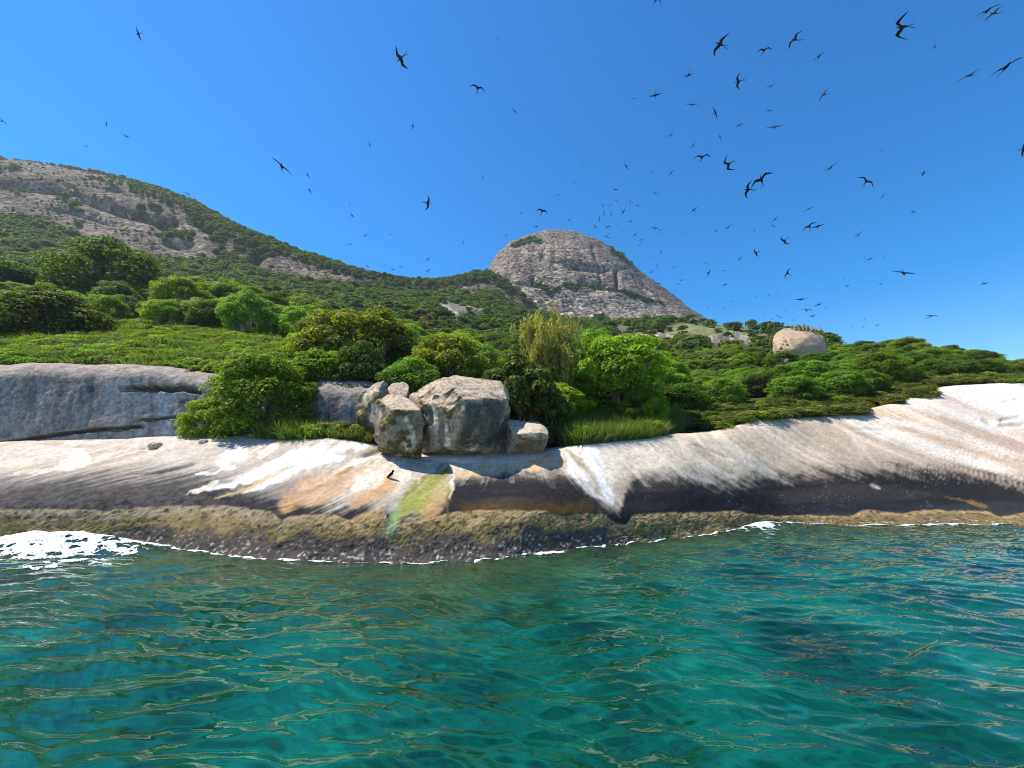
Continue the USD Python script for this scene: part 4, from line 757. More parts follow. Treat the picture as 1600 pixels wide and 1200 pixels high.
for u, Y, p, v in zip(cand_u, cand_Y, cp, pv):
    if in_poly(np.array(u), np.array(v), MEADOW) and rs.random() < 0.93: continue
    if u < 490 and Y < 40: continue
    if 540 < u < 900 and Y < 17.5: continue
    if u > 1000 and v > K(np.array([u]), EDGE)[0] - 14: continue
    if 1190 < u < 1305 and 36 < Y < 72: continue
    if 860 < u < 1050 and v > 655: continue
    if any(in_poly(np.array(u), np.array(v - kk), q) for q in OUTCROPS + [GRASSY] for kk in (3, 14, 26)) and Y > 45: continue
    low = u > 1040
    w = rs.uniform(2.2, 3.4) if low else rs.uniform(2.8, 4.6)
    w *= 0.8 + 0.012 * Y
    if u > 1420: w *= 0.75
    if any((p[0] - q[0]) ** 2 + (p[1] - q[1]) ** 2 < (0.31 * (w + q[3])) ** 2 for q in kept): continue
    kept.append((p[0], p[1], p[2], w, u, Y, v))
    if len(kept) >= 560: break
print('plants', len(kept))
todo = []; nm_of = {'shrub': 'shrub', 'dense_bush': 'rounded_bush', 'dark_tree': 'spreading_tree', 'green_tree': 'tree', 'yellow_tree': 'tree', 'broadleaf': 'broadleaf_shrub'}
for x, y, z, w, u, Y, v in kept:
    r = rs.random(); q = float(noise(np.array([x / 9, y / 9, 3.3]), 5))
    if u > 1040: kind = 'shrub' if r < .62 else ('dense_bush' if r < .82 else ('broadleaf' if r < .9 else 'dark_tree')); h = w * rs.uniform(.5, .72)
    else:
        kind = ('yellow_tree' if r < .45 else 'shrub') if q > .58 else (('dark_tree' if r < .5 else 'green_tree') if q < .42 else ('shrub' if r < .35 else ('green_tree' if r < .6 else ('dense_bush' if r < .75 else 'yellow_tree'))))
        h = w * rs.uniform(.62, .95)
    if Y < 24: h *= 0.85
    lab, grp = zone_label(u, v - 14, w, kind)
    todo.append((kind, lab, grp, (x, y, z - 0.15), w, h, u, nm_of[kind])); continue
for (kind, lab, grp, loc, w, h, u, nm), label in zip(todo, single_out([q[1] for q in todo], [q[6] for q in todo], lambda b: 'bush' if ' bush ' in b.split('bush')[0] + 'bush ' and 'rounded bright bush' in b else ('shrub' if 'shrub' in b else 'tree'))):
    plant(kind, int(rs.integers(0, 2)), nm, label, loc, w, h, rs.uniform(0, 360), 'shrubs and trees of the near slope')

# ---- far woods, ground cover and grasses: nobody could count these
def instancer(name, protos, P, S, R, idx, label, category, cols=None):
    pi = UsdGeom.PointInstancer.Define(stage, numbered(name)); base = str(pi.GetPath())
    rel = pi.CreatePrototypesRel()
    for i, (v, f, t, mat) in enumerate(protos):
        m = usdkit.mesh(stage, f'{base}/clump_{i:03d}' if i else f'{base}/clump', (v, f), mat, False)
        UsdGeom.PrimvarsAPI(m).CreatePrimvar('tint', Sdf.ValueTypeNames.Color3fArray, 'vertex').Set(Vt.Vec3fArray.FromNumpy(t.astype(np.float32))); rel.AddTarget(m.GetPath())
    pi.CreatePositionsAttr(Vt.Vec3fArray.FromNumpy(P.astype(np.float32))); pi.CreateScalesAttr(Vt.Vec3fArray.FromNumpy(S.astype(np.float32)))
    pi.CreateOrientationsAttr(Vt.QuathArray([Gf.Quath(float(math.cos(a / 2)), 0, 0, float(math.sin(a / 2))) for a in R])); pi.CreateProtoIndicesAttr(Vt.IntArray.FromNumpy(idx.astype(np.int32)))
    setd(pi.GetPrim(), label=label, category=category, kind='stuff'); return pi
rf = np.random.default_rng(15)
def far_clump(seed, tint, tip, n=420):
    rng = np.random.default_rng(seed); cl = crown(rng, 22, .12, .4, .5, .55, .12, .2, .75); return (*leaf_cloud(rng, cl, n, .16, .6, .5, tint, tip=tip, var=.3), M_leaf)
FAR = [far_clump(1, (0.072, 0.115, 0.022), (.11, .16, .03)), far_clump(2, (0.080, 0.130, 0.022), (.12, .18, .03)), far_clump(3, (0.054, 0.090, 0.022), (.085, .13, .03)), far_clump(4, (0.09, 0.110, 0.026), (.13, .14, .04))]
fu_ = rf.uniform(-140, 1300, 26000); fY_ = np.sqrt(rf.uniform(60 ** 2, 250 ** 2, 26000))
h4 = np.interp(fu_, HUS, HYk[4]); okf = (fY_ < h4 * 1.02) & ~((fu_ > 1150) & (fY_ < 66)); fu_, fY_ = fu_[okf], fY_[okf]
fz = ground(fu_, fY_); fp = col(fu_, fY_, fz); pu, pv = project(fp)
bad = np.zeros(len(fu_), bool)
hpx = 2.9 * FOC / fY_
for q in OUTCROPS:
    for kk in (0.0, .35, .7, 1.0): bad |= in_poly(pu, pv - hpx * kk, q)
thin = (in_poly(pu, pv, GRASSY) | in_poly(pu, pv - hpx * .7, GRASSY)) & (rf.random(len(fu_)) < .93)
nearb = (fY_ < 70) & (rf.random(len(fu_)) < .8)
rb = (fu_ > 1190) & (fu_ < 1305) & (fY_ < 66)
bad &= rf.random(len(bad)) > .10
sel = ~(bad | thin | nearb | rb); sel &= rf.random(len(fu_)) < 0.62
P = fp[sel]; w = rf.uniform(2.6, 5.0, len(P)); S = np.stack([w, w, w * rf.uniform(.55, .85, len(P))], 1); P = P - [0, 0, .3]
print('far wood', len(P)); qn = noise(P / 22, 8); idx = np.clip((qn * 5.2 - .6 + rf.normal(0, .6, len(P))).astype(int), 0, 3)
instancer('slope_wood', FAR, P, S, rf.uniform(0, 6.28, len(P)), idx, 'unbroken green wood covering the middle slope of the island', 'wood')
# hill scrub and woods on the rocky hill's foot and ridge
m = rveg * (RP1[..., 1] > 100) * (RP1[..., 1] < 345)
cell = np.linalg.norm(np.cross(np.gradient(RP1, axis=0), np.gradient(RP1, axis=1)), axis=-1)
prob = (m * cell * ((ru > -160) & (ru < 835))).ravel(); NS = 11000
ii = rf.choice(len(prob), NS, p=prob / prob.sum()); P = RP1.reshape(-1, 3)[ii] + rf.normal(0, .6, (NS, 3)) * [1, 1, 0]
thinr = (ru.ravel()[ii] * 0 + (rv.ravel()[ii] - K(np.clip(ru.ravel()[ii], -900, 830), VRB)) < 0)
w = np.where(thinr, rf.uniform(2.0, 4.2, NS), rf.uniform(3.6, 6.4, NS)); S = np.stack([w, w, w * rf.uniform(.5, .85, NS)], 1)
instancer('hill_wood', FAR, P - [0, 0, .3], S, rf.uniform(0, 6.28, NS), rf.choice([0, 1, 2, 3], NS, p=[.4, .2, .25, .15]), 'hazy wood and scrub on the flank of the brown granite hill', 'wood')
q3h = sst(0.42, 0.6, fbm(RP / 9, 4, 141)); cellr = cell * ((ru > -140) & (ru < 780)) * (RP1[..., 1] > 150) * (RP1[..., 1] < 330); prob = (cellr * np.clip(q3h, 0, 1)).ravel(); NS = 5200
ii = rf.choice(len(prob), NS, p=prob / prob.sum()); P = RP1.reshape(-1, 3)[ii] + rf.normal(0, .8, (NS, 3)) * [1, 1, 0]; w = rf.uniform(.7, 1.9, NS) 
instancer('hill_scrub', FAR, P - [0, 0, .2], np.stack([w, w, w * .6], 1), rf.uniform(0, 6.28, NS), rf.choice([0, 2, 3], NS, p=[.2, .3, .5]), 'sparse dry tufts dotting the bare rock of the brown granite hill', 'scrub')
prob = (dveg * np.linalg.norm(np.cross(np.gradient(DP1, axis=0), np.gradient(DP1, axis=1)), axis=-1) * (DP1[..., 1] < 370)).ravel(); NS = 420
ii = rf.choice(len(prob), NS, p=prob / prob.sum()); P = DP1.reshape(-1, 3)[ii]; w = rf.uniform(1.8, 4.0, NS)
instancer('dome_scrub', FAR, P - [0, 0, .2], np.stack([w, w, w * .6], 1), rf.uniform(0, 6.28, NS), rf.integers(0, 4, NS), 'dark scrub growing on the ledges of the granite dome', 'scrub')
# forest ridge at the left foot of the dome
fu2 = rf.uniform(640, 800, 700); fY2 = rf.uniform(235, 262, 700)
vr = K(fu2, [(640, 452), (680, 450), (720, 440), (760, 432), (780, 445), (800, 470)]) + rf.uniform(0, 34, 700)
# low ground cover along the slab edge
def tuft(seed, n, h, lean, wd, tint, tip):
    rng = np.random.default_rng(seed); th = rng.uniform(0, 6.28, n); r = np.sqrt(rng.random(n)) * .5; b = np.stack([np.cos(th) * r, np.sin(th) * r, 0 * r], 1)
    hh = h * rng.uniform(.5, 1.1, n); dirn = np.stack([np.cos(th), np.sin(th), 0 * th], 1) * (lean * rng.uniform(.2, 1.2, n))[:, None] + rng.normal(0, .12, (n, 3)) * [1, 1, 0]
    mid = b + dirn * .4 + np.array([0, 0, 1]) * (hh * .6)[:, None]; top = b + dirn * 1.1 + np.array([0, 0, 1]) * hh[:, None]; s = np.cross(dirn + rng.normal(0, .3, (n, 3)), [0, 0, 1.0]); s /= np.maximum(np.linalg.norm(s, axis=1, keepdims=True), 1e-6); s *= wd
    V = np.stack([b - s, b + s, mid + s * .8, mid - s * .8, top], 1).reshape(-1, 3); i = np.arange(n) * 5
    F = np.vstack([np.stack([i, i + 1, i + 2], 1), np.stack([i, i + 2, i + 3], 1), np.stack([i + 3, i + 2, i + 4], 1)])
    T = np.asarray(tint) * np.exp(rng.normal(0, .25, n))[:, None]; T = np.where((rng.random(n) < .25)[:, None], np.asarray(tip), T)
    return V, F, np.repeat(np.clip(T, .005, .6), 5, 0), M_grass
def low_bush(seed, tint, tip, n=900):
    rng = np.random.default_rng(seed); cl = crown(rng, 18, .05, .25, .5, .5, .12, .2, .8); return (*leaf_cloud(rng, cl, n, .10, .45, .6, tint, tip=tip, var=.3), M_leaf)
LOW = [low_bush(31, (0.075, .095, .02), (.13, .14, .035)), low_bush(32, (.105, .115, .028), (.18, .16, .05)), low_bush(33, (.13, .205, .014), (.19, .28, .02))]
TUFT = [tuft(41, 150, .9, .35, .012, (.085, .14, .025), (.15, .17, .05)), tuft(42, 150, .8, .5, .014, (.11, .13, .04), (.19, .16, .07)), tuft(43, 110, .7, .55, .022, (.07, .125, .02), (.16, .20, .03))]
def scatter_poly(poly, n, Yr, rng):
    """points of the slope seen inside poly, by rejection over the slope itself"""
    out = []
    u = rng.uniform(min(q[0] for q in poly), max(q[0] for q in poly), n * 6); Y = np.sqrt(rng.uniform(Yr[0] ** 2, Yr[1] ** 2, n * 6))
    g = np.maximum(ground(u, Y), np.interp(Y, [0], [0])); p = col(u, Y, g); a, b = project(p); k = in_poly(a, b, poly); return p[k][:n]
def shore_z(u, Y):
    j = np.clip(np.searchsorted(US, u), 0, len(US) - 1); return np.array([np.interp(y, P1[44:, k, 1], P1[44:, k, 2]) for y, k in zip(Y, j)])
re_ = np.random.default_rng(25)
# edge shrubs: a mat creeping over the slab's upper rim
MAT = [(1010, 676), (1050, 668), (1120, 671), (1180, 656), (1250, 652), (1344, 648), (1349, 640), (1346, 632), (1404, 630), (1404, 622), (1400, 619), (1440, 622), (1462, 622), (1464, 614), (1440, 606), (1500, 600), (1600, 598), (1640, 598), (1640, 580), (1560, 584), (1480, 584), (1400, 596), (1340, 610), (1200, 630), (1100, 640), (1020, 655)]
uu = re_.uniform(1000, 1660, 30000); yy = re_.uniform(15.5, 33, 30000); zz = np.maximum(shore_z(uu, yy), np.where(yy > np.interp(uu, HUS, HYk[0]), ground(uu, yy), -9)); pp = col(uu, yy, zz); a, b = project(pp)
k = in_poly(a, b, MAT) & (np.abs(a - uu) < 3); pp, aa_ = pp[k][:2600], a[k][:2600]
w = re_.uniform(.5, 1.25, len(pp)); idx = np.where(aa_ < 1100, re_.integers(0, 3, len(pp)), re_.choice([0, 1, 2], len(pp), p=[.5, .35, .15]))
print('mat', len(pp)); instancer('low_scrub', LOW, pp - [0, 0, .06], np.stack([w, w, w * re_.uniform(.35, .6, len(pp))], 1), re_.uniform(0, 6.28, len(pp)), idx, 'low olive scrub creeping over the upper rim of the granite slab', 'scrub')
# meadow: leafy herbs and grass on the left slope above the wall
pm = scatter_poly(MEADOW + [], 5200, (19.8, 50), re_)
pm2 = scatter_poly([(-80, 500), (130, 500), (470, 540), (560, 600), (440, 600), (300, 585), (-80, 572)], 3600, (19.6, 40), re_)
pm = np.vstack([pm, pm2]); w = re_.uniform(.6, 1.3, len(pm)) * (0.6 + 1.3 * fbm(pm / 2.6, 3, 151)); 
instancer('meadow_herbs', LOW + TUFT, pm - [0, 0, .05], np.stack([w, w, w * re_.uniform(.35, .75, len(pm))], 1), re_.uniform(0, 6.28, len(pm)), re_.choice(6, len(pm), p=[.16, .14, .56, .03, .03, .08]), 'bright green meadow of leafy herbs above the granite wall', 'meadow')
# grass bank right of the boulders, leafy herbs left of them, edge of the wall
def shore_or_slope(poly, n, Yr):
    u = re_.uniform(min(q[0] for q in poly), max(q[0] for q in poly), n * 12); Y = re_.uniform(*Yr, n * 12); z = np.maximum(shore_z(u, Y), np.where(Y > np.interp(u, HUS, HYk[0]), ground(u, Y), -9)); p = col(u, Y, z); a, b = project(p); k = in_poly(a, b, poly); return p[k][:n]
pg = shore_or_slope([(872, 697), (900, 694), (1000, 685), (1060, 674), (1060, 655), (985, 640), (905, 640), (875, 668)], 1500, (14.6, 22)); w = re_.uniform(.5, 1.0, len(pg))
instancer('bank_grass', TUFT + [LOW[2]], pg - [0, 0, .03], np.stack([w, w, w * re_.uniform(.6, 1.0, len(pg))], 1), re_.uniform(0, 6.28, len(pg)), re_.choice(4, len(pg), p=[.55, .12, .15, .18]), 'tall fresh green grass on the bank right of the boulders', 'grass')
pg = shore_or_slope([(416, 686), (470, 685), (520, 688), (552, 690), (584, 692), (580, 660), (560, 640), (500, 644), (440, 662)], 900, (14.8, 18.5)); w = re_.uniform(.45, .95, len(pg))
instancer('leafy_herbs', TUFT + [LOW[1], LOW[2]], pg - [0, 0, .03], np.stack([w, w, w * re_.uniform(.5, .9, len(pg))], 1), re_.uniform(0, 6.28, len(pg)), re_.choice(5, len(pg), p=[.05, .05, .2, .40, .30]), 'yellow green leafy herbs on the slab left of the mossy boulders', 'herbs')
# spiny crown on the lone boulder
top = t_top = rbP.mean(0)
def spiny(seed):
    rng = np.random.default_rng(seed); parts = []
    for k in range(46):
        th = rng.uniform(0, 6.28); b = np.array([rng.uniform(-1.9, 1.7), rng.uniform(-.8, .8), -.1]); b[2] -= 0.10 * b[0] ** 2 * .3; hh = rng.uniform(.45, 1.15) * (1.0 if b[0] < .6 else .6)
        parts.append(tube(limb(rng, b, b + [rng.normal(0, .22), rng.normal(0, .22), hh], 4, .03), .15, .05, 5))
    return tubes(parts)
cp_ = at(1258, 514, 54.7); M_cact = plain('cactus_look', (0.16, 0.17, 0.09), .7)
cx = thing('cactus_clump', 'clump of pale grey green spiny stems crowning the lone round boulder', 'cactus', cp_ - [0, 0, .35]); put('stems', spiny(3), M_cact, UsdGeom.Xform(cx), smooth=True)
# palms on the skyline of the hill
def palm_proto(p):
    rng = np.random.default_rng(9); x = UsdGeom.Xform(p); put('trunk', tube(limb(rng, (0, 0, 0), (.2, .1, 4.2), 6, .08), .16, .10, 6), M_bark, x, smooth=True)
    parts = []
    for k in range(15):
        th, el = k * 2.4, rng.uniform(-.2, .9); d = np.array([math.cos(th), math.sin(th), 0]); q = [np.array([.2, .1, 4.2]) + d * s * 1.9 * math.cos(el * .7) + np.array([0, 0, 1]) * (math.sin(el) * s * 1.4 - .9 * s * s) for s in np.linspace(0, 1, 6)]
        sd = np.array([-d[1], d[0], 0])
        for a, b in zip(q[:-1], q[1:]): parts.append((np.array([a - sd * .22, a + sd * .22, b + sd * .2, b - sd * .2]), np.array([[0, 1, 2], [0, 2, 3]]), np.tile((.06, .085, .03), (4, 1))))
    v, f, t = join(parts); put('fronds', (v, f), M_leaf, x, tint=t)
pp0 = None
for i, (u, lab) in enumerate([(85, 'palm at the far left on the skyline of the brown hill'), (145, 'tallest bushy palm on the brown hill skyline, second from the left'), (187, 'leaning palm on the brown hill skyline, third from the left'), (384, 'left of two palms where the hill skyline drops'), (394, 'right of two palms where the hill skyline drops'),
    (441, 'palm on the ridge above the pale rock band, left of the pair'), (449, 'palm just right of the pale rock band skyline'), (461, 'small palm lower down the ridge right of the pale rock band'), (486, 'palm on the long ridge between hill and saddle, upper'), (511, 'palm on the long ridge between hill and saddle, lower'), (1030, 'lone palm on the right shoulder of the granite dome')]):
    Y = float(K(np.array([u]), [(0, 300), (300, 285), (440, 255), (600, 255), (1030, 340)])[0]); v = float(K(np.array([u]), VSK if u < 800 else VDS)[0]); p = at(u, v + 1, Y - 1); s = (1.5 if u < 200 else 1.15)
    if u > 800: p = at(u, v + 3, 338); s = 1.1
    q = thing('palm_tree', lab, 'palm', p - [0, 0, .3], 40 * i, (s, s, s), None, pp0)
    if pp0 is None: palm_proto(q); pp0 = q

# ------------------------------------------------------------------ birds
def closed_sheet(top, thick):
    """a wing from an outline of (x, y, z): fan mesh with an upper and a lower face"""
    top = np.asarray(top, float); n = len(top); c = top.mean(0); up = np.vstack([top, c + [0, 0, thick]]); dn = np.vstack([top, c - [0, 0, thick * .6]])
    V = np.vstack([up, dn]); F = []
    for i in range(n): j = (i + 1) % n; F += [(i, j, n), (j + n + 1, i + n + 1, 2 * n + 1)]
    return V, np.array(F)
def strip_wing(stations, side):
    """stations: (x, y leading, y trailing, z); thin cambered lens section"""
    V, F = [], []
    for x, yl, yt, z in stations:
        m = (yl * .65 + yt * .35); th = max((yl - yt) * .07, .004); V += [(side * x, yl, z), (side * x, m, z + th), (side * x, yt, z - .005), (side * x, m, z - th * .4)]
    for i in range(len(stations) - 1):
        for j in range(4):
            a, b = i * 4 + j, i * 4 + (j + 1) % 4; c, d = b + 4, a + 4; F += [(a, b, c), (a, c, d)]
    V, F = np.array(V), np.array(F)
    return V, (F if side > 0 else F[:, ::-1])
WINGS = {0: [(.05, .16, -.14, .05), (.22, .24, -.10, .12), (.44, .30, .03, .17), (.62, .22, .00, .15), (.85, .06, -.09, .09), (1.02, -.10, -.17, .03), (1.10, -.20, -.21, 0)],
         1: [(.05, .15, -.14, .04), (.25, .20, -.08, .05), (.50, .22, .00, .06), (.75, .14, -.01, .05), (.95, .03, -.06, .03), (1.10, -.08, -.09, .01)],
         2: [(.05, .16, -.15, .05), (.20, .28, -.10, .17), (.40, .38, .06, .25), (.58, .25, -.02, .17), (.78, .02, -.16, .02), (.92, -.18, -.27, -.10), (.98, -.28, -.30, -.15)]}
def bird_parts(p, kind):
    x = UsdGeom.Xform(p); prof = [(-.42, .012), (-.30, .055), (-.12, .095), (.08, .105), (.20, .08), (.27, .045), (.33, .052), (.40, .05), (.45, .03)]
    put('body', body_tube(prof), M_bird, x, smooth=True)
    put('bill', tube([(0, .43, .02), (0, .52, .012), (0, .58, .0), (0, .60, -.02)], .018, .006, 5), M_bill, x, smooth=True)
    for s in (1, -1): put('wing', strip_wing(WINGS[kind], s), M_bird, x)
    for s in (1, -1): put('tail_prong', strip_wing([(.0, -.30, -.42, 0), (.03, -.34, -.52, 0), (.07, -.50, -.72, 0), (.12, -.72, -.92, 0), (.15, -.93, -.95, 0)], s), M_bird, x)
def body_tube(prof):
    V, F, n = [], [], 8
    for y, r in prof:
        for j in range(n): a = 2 * math.pi * j / n; V.append((r * math.cos(a), y, r * math.sin(a) + (.02 if y > .25 else 0)))
    for i in range(len(prof) - 1):
        for j in range(n): a, b = i * n + j, i * n + (j + 1) % n; F += [(a, b, b + n), (a, b + n, a + n)]
    V += [(0, prof[0][0] - .01, 0), (0, prof[-1][0] + .01, .02)]; k = len(V)
    for j in range(n): F += [(j, k - 2, (j + 1) % n), ((len(prof) - 1) * n + j, (len(prof) - 1) * n + (j + 1) % n, k - 1)]
    return np.array(V), np.array(F)
# u, v, apparent span in px, angle of the wing line (degrees, counter-clockwise in the picture), heading sign, tilt (0 planform .. 90 edge-on), wing shape, label
BIG = [
 (216, 53, 20, -70, -1, 25, 0, 'dark seabird high at the upper left, alone in pale sky, wings steeply tilted'),
 (626, 91, 34, -62, -1, 20, 0, 'large dark seabird left of the upper middle, wings steep, tail pointing left'),
 (746, 138, 25, -20, 1, 55, 0, 'dark seabird gliding with arched wings, next right of the large steep-winged one'),
 (440, 260, 37, -41, 1, 70, 1, 'long slim-winged seabird slanting down to the right above the hill slope'),
 (668, 317, 23, 82, -1, 15, 0, 'dark upright-winged seabird above the saddle with its tail to the left'),
 (63, 281, 23, -24, 1, 72, 1, 'seabird seen against the top of the brown hill at the left'),
 (1024, 1, 24, -25, 1, 35, 2, 'seabird cut by the upper edge of the picture'),
 (1125, 69, 35, 57, 1, 20, 0, 'seabird with straight wings slanting up to the right near the upper right middle'),
 (1194, 79, 23, 12, 1, 60, 0, 'seabird with shallow arched wings right of the slanted straight-winged one'),
 (1154, 127, 24, 90, 1, 20, 0, 'seabird with vertical wings and tail to the right, below the slanted pair'),
 (1024, 149, 20, 14, -1, 55, 0, 'arched-wing seabird left of the flock centre, level glide'),
 (1082, 164, 20, 4, -1, 55, 0, 'level gliding seabird directly right of the arched-wing one at the flock left'),
 (1118, 176, 19, -72, 1, 20, 0, 'steeply banked seabird with tail up to the right below the level glider'),
 (1097, 246, 27, 8, 1, 62, 0, 'wide level seabird left of the big fork-tailed one at the flock centre'),
 (1139, 256, 29, -62, -1, 8, 2, 'big fork-tailed seabird with angular wings at the flock centre'),
 (1190, 281, 37, 36, 1, 48, 0, 'long-winged seabird climbing right, upper one of the crossing pair'),
 (1169, 296, 27, 76, 1, 20, 0, 'steep-winged seabird, lower left one of the crossing pair'),
 (1411, 42, 44, 88, 1, 8, 2, 'largest fork-tailed seabird at the upper right with swept wings upright'),
 (1543, 17, 33, 27, 1, 74, 1, 'slim seabird at the top right corner, left one of two parallel birds'),
 (1553, 21, 27, 41, 1, 55, 1, 'darker seabird at the top right corner, right one of two parallel birds'),
 (1242, 62, 28, 54, 1, 40, 0, 'seabird with bent wings climbing right, above the upper right flock'),
 (1280, 88, 19, 37, 1, 65, 1, 'smaller slanted seabird below the bent-winged climber'),
 (1287, 148, 21, 54, 1, 55, 1, 'dark slanted seabird alone right of the flock column'),
 (1515, 118, 32, 29, 1, 74, 1, 'slim seabird gliding at the right, left of the longest slim one'),
 (1572, 105, 44, 31, 1, 74, 1, 'longest slim-winged seabird near the right edge'),
 (1210, 199, 24, 8, -1, 55, 0, 'gull-winged seabird with drooped tips right of the steep banked one'),
 (1600, 234, 26, 80, -1, 15, 2, 'seabird cut by the right edge with angular wings and thin tail'),
 (1298, 262, 24, 33, 1, 74, 1, 'thin slanted seabird left of the dark downward gliding one'),
 (1353, 284, 28, -32, 1, 22, 0, 'dark broad seabird tilted down to the right at the middle right'),
 (1265, 354, 22, 33, 1, 45, 0, 'fork-tailed seabird leading a close pair right of the dome'),
 (1278, 354, 21, 16, -1, 60, 0, 'trailing seabird of the close pair right of the dome'),
 (1226, 376, 18, -42, -1, 20, 0, 'dark banked seabird below left of the close pair'),
 (1231, 427, 18, 62, 1, 25, 0, 'dark crescent-winged seabird above the lone round boulder'),
 (1412, 427, 33, -7, -1, 62, 0, 'wide shallow-winged seabird alone at the right, level with the dome foot'),
 (1182, 395, 15, -60, -1, 15, 0, 'dark banked seabird right of the dome slope'),
 (847, 330, 19, -15, 1, 35, 0, 'dark seabird gliding just above the dome summit'),
 (1252, 468, 17, 3, -1, 60, 0, 'level dark seabird just above the lone round boulder'),
 (1455, 494, 20, -3, 1, 70, 1, 'thin level seabird low over the right ridge'),
 (1264, 327, 16, 30, -1, 65, 0, 'thin climbing seabird above the close pair right of the dome'),
 (1211, 343, 17, 48, 1, 72, 1, 'steep thin seabird above the dark banked one right of the dome'),
 (1341, 367, 17, 35, 1, 72, 1, 'thin slanted seabird alone right of the close pair'),
 (1138, 355, 17, 30, 1, 74, 1, 'thin climbing seabird between the dome slope and the close pair'),
 (1442, 271, 11, 60, -1, 30, 2, 'small dark folded-wing seabird at the right with tail to the left'),
 (1460, 73, 8, 60, -1, 30, 2, 'small dark dot-like seabird right of the largest fork-tailed one'),
]
MID = [(4, 190, 12, -35), (166, 194, 8, 85), (197, 213, 11, -20), (135, 229, 10, 30), (340, 234, 5, -10), (118, 264, 11, 3), (293, 303, 12, -20), (293, 284, 3, 0), (330, 283, 3, 0), (779, 61, 7, -35), (645, 197, 10, 75), (577, 226, 11, -75), (599, 201, 2.5, 0), (736, 215, 5, 0), (413, 241, 3, 50), (419, 256, 5, 15),
 (481, 274, 11, -58), (484, 298, 11, -65), (754, 278, 9, 75), (764, 242, 3, 5), (625, 275, 3, -40), (656, 275, 3, 60), (619, 288, 3, 0), (804, 174, 14, -50), (1172, 24, 3, 80), (1076, 117, 13, 20), (991, 154, 10, 0), (1155, 196, 13, 28), (1048, 211, 11, 40), (1125, 214, 12, -65), (1083, 228, 12, 57), (1085, 260, 3, 0), (979, 260, 13, -60), (909, 258, 6, -40),
 (1018, 270, 8, 35), (1049, 270, 10, 48), (898, 286, 8, 20), (962, 296, 8, 0), (1204, 135, 13, 25), (1364, 146, 3, 90), (1201, 173, 12, 0), (1377, 235, 7, 0), (1195, 208, 6, 20), (1379, 307, 10, 40), (1208, 353, 8, -15), (1427, 331, 9, -20), (1286, 374, 3.5, 0), (1350, 402, 4, 70), (1359, 405, 12, 20), (1380, 402, 4, 10), (1258, 423, 5, -50), (1260, 426, 4, -50), (1267, 430, 4, 50),
 (1291, 435, 5, 70), (1319, 436, 4, 60), (1331, 424, 4, -10), (1324, 447, 7, 25), (1376, 444, 6, 30), (1538, 443, 12, 15), (1279, 476, 14, 18), (1289, 482, 6, 20), (1261, 485, 14, -2), (1270, 494, 10, 15), (1214, 461, 5, 0), (1202, 461, 5, 10), (1228, 485, 5, 10), (1215, 493, 5, 45), (1219, 496, 5, 30), (1205, 499, 4, 0), (1240, 500, 5, 20), (1341, 486, 4, 50), (1333, 500, 3, 0), (1351, 500, 6, -50), (1330, 510, 4, 20), (1348, 511, 5, 10), (1371, 508, 6, 20),
 (1212, 509, 8, -25), (1447, 497, 7, 30), (1516, 486, 3, 20), (1599, 375, 4, 10), (1597, 487, 3, 0), (546, 320, 8, 85), (550, 337, 10, -50), (571, 368, 10, 25), (610, 367, 7, -8), (478, 366, 5, -10), (547, 382, 10, -15), (540, 384, 4, 0), (541, 396, 3, -50), (574, 416, 9, -45), (603, 414, 9, 25), (614, 421, 8, -10), (627, 417, 7, 5), (601, 428, 10, 70), (608, 430, 10, 40), (622, 433, 7, 45), (669, 405, 8, 45), (669, 423, 9, 35), (724, 379, 8, 75),
 (712, 362, 4, 70), (723, 420, 4, 70), (791, 368, 6, 10), (691, 433, 3, 80), (664, 437, 5, -40), (496, 423, 10, -65), (505, 427, 5, -40), (655, 452, 9, 80), (814, 333, 9, 35), (821, 341, 3, 0), (838, 354, 8, 15), (871, 305, 7, 20), (890, 344, 7, -40), (894, 353, 3, 0), (942, 321, 8, -75), (953, 321, 9, 55), (963, 313, 7, 5), (943, 334, 10, -80), (955, 335, 9, 70), (936, 342, 11, 85), (974, 331, 10, 55), (985, 315, 9, 80), (996, 321, 11, 5),
 (930, 354, 8, -75), (950, 355, 10, 20), (964, 358, 3, 80), (985, 346, 8, 30), (975, 361, 7, 15), (948, 370, 11, -25), (992, 367, 9, 30), (951, 365, 5, 5), (1024, 302, 10, -8), (1023, 357, 12, -12), (1032, 359, 7, 25), (1028, 365, 7, -5), (1002, 375, 8, 25), (1000, 382, 7, 25), (926, 374, 4, 10), (921, 366, 4, 0), (965, 393, 4, 20), (987, 393, 4, 40), (1067, 364, 5, 80), (1085, 328, 11, 40), (1033, 394, 11, 70), (1027, 415, 8, 75), (1018, 425, 9, 30), (1019, 401, 5, 0), (1053, 418, 8, 40), (1119, 361, 8, 30), (1179, 361, 7, -40),
 (1156, 404, 8, 45), (1103, 411, 10, 25), (1107, 426, 12, 65), (1065, 438, 8, 25), (1059, 444, 8, 15), (1133, 445, 10, 20), (1132, 423, 6, 10), (1126, 433, 3, 45), (1169, 435, 4, 80), (1115, 442, 3, 20), (1074, 445, 3, 0), (1055, 456, 5, 20), (1180, 463, 5, 15), (1145, 471, 5, 30), (1131, 482, 5, 30), (1107, 482, 4, 15), (1200, 462, 4, 10), (933, 437, 9, 55), (872, 443, 8, -45), (846, 470, 9, -50), (990, 414, 3, 30), (1192, 488, 3, 0), (1169, 486, 3, 0), (1021, 302, 3, 0), (1027, 226, 3, 0), (1446, 542, 12, -18), (1470, 545, 4, 0)]
RGT, FWD, UPV = np.array([1.0, 0, 0]), np.array([0, CT, ST]), np.array([0, -ST, CT])
bird_ref = {}
rb_ = np.random.default_rng(3)
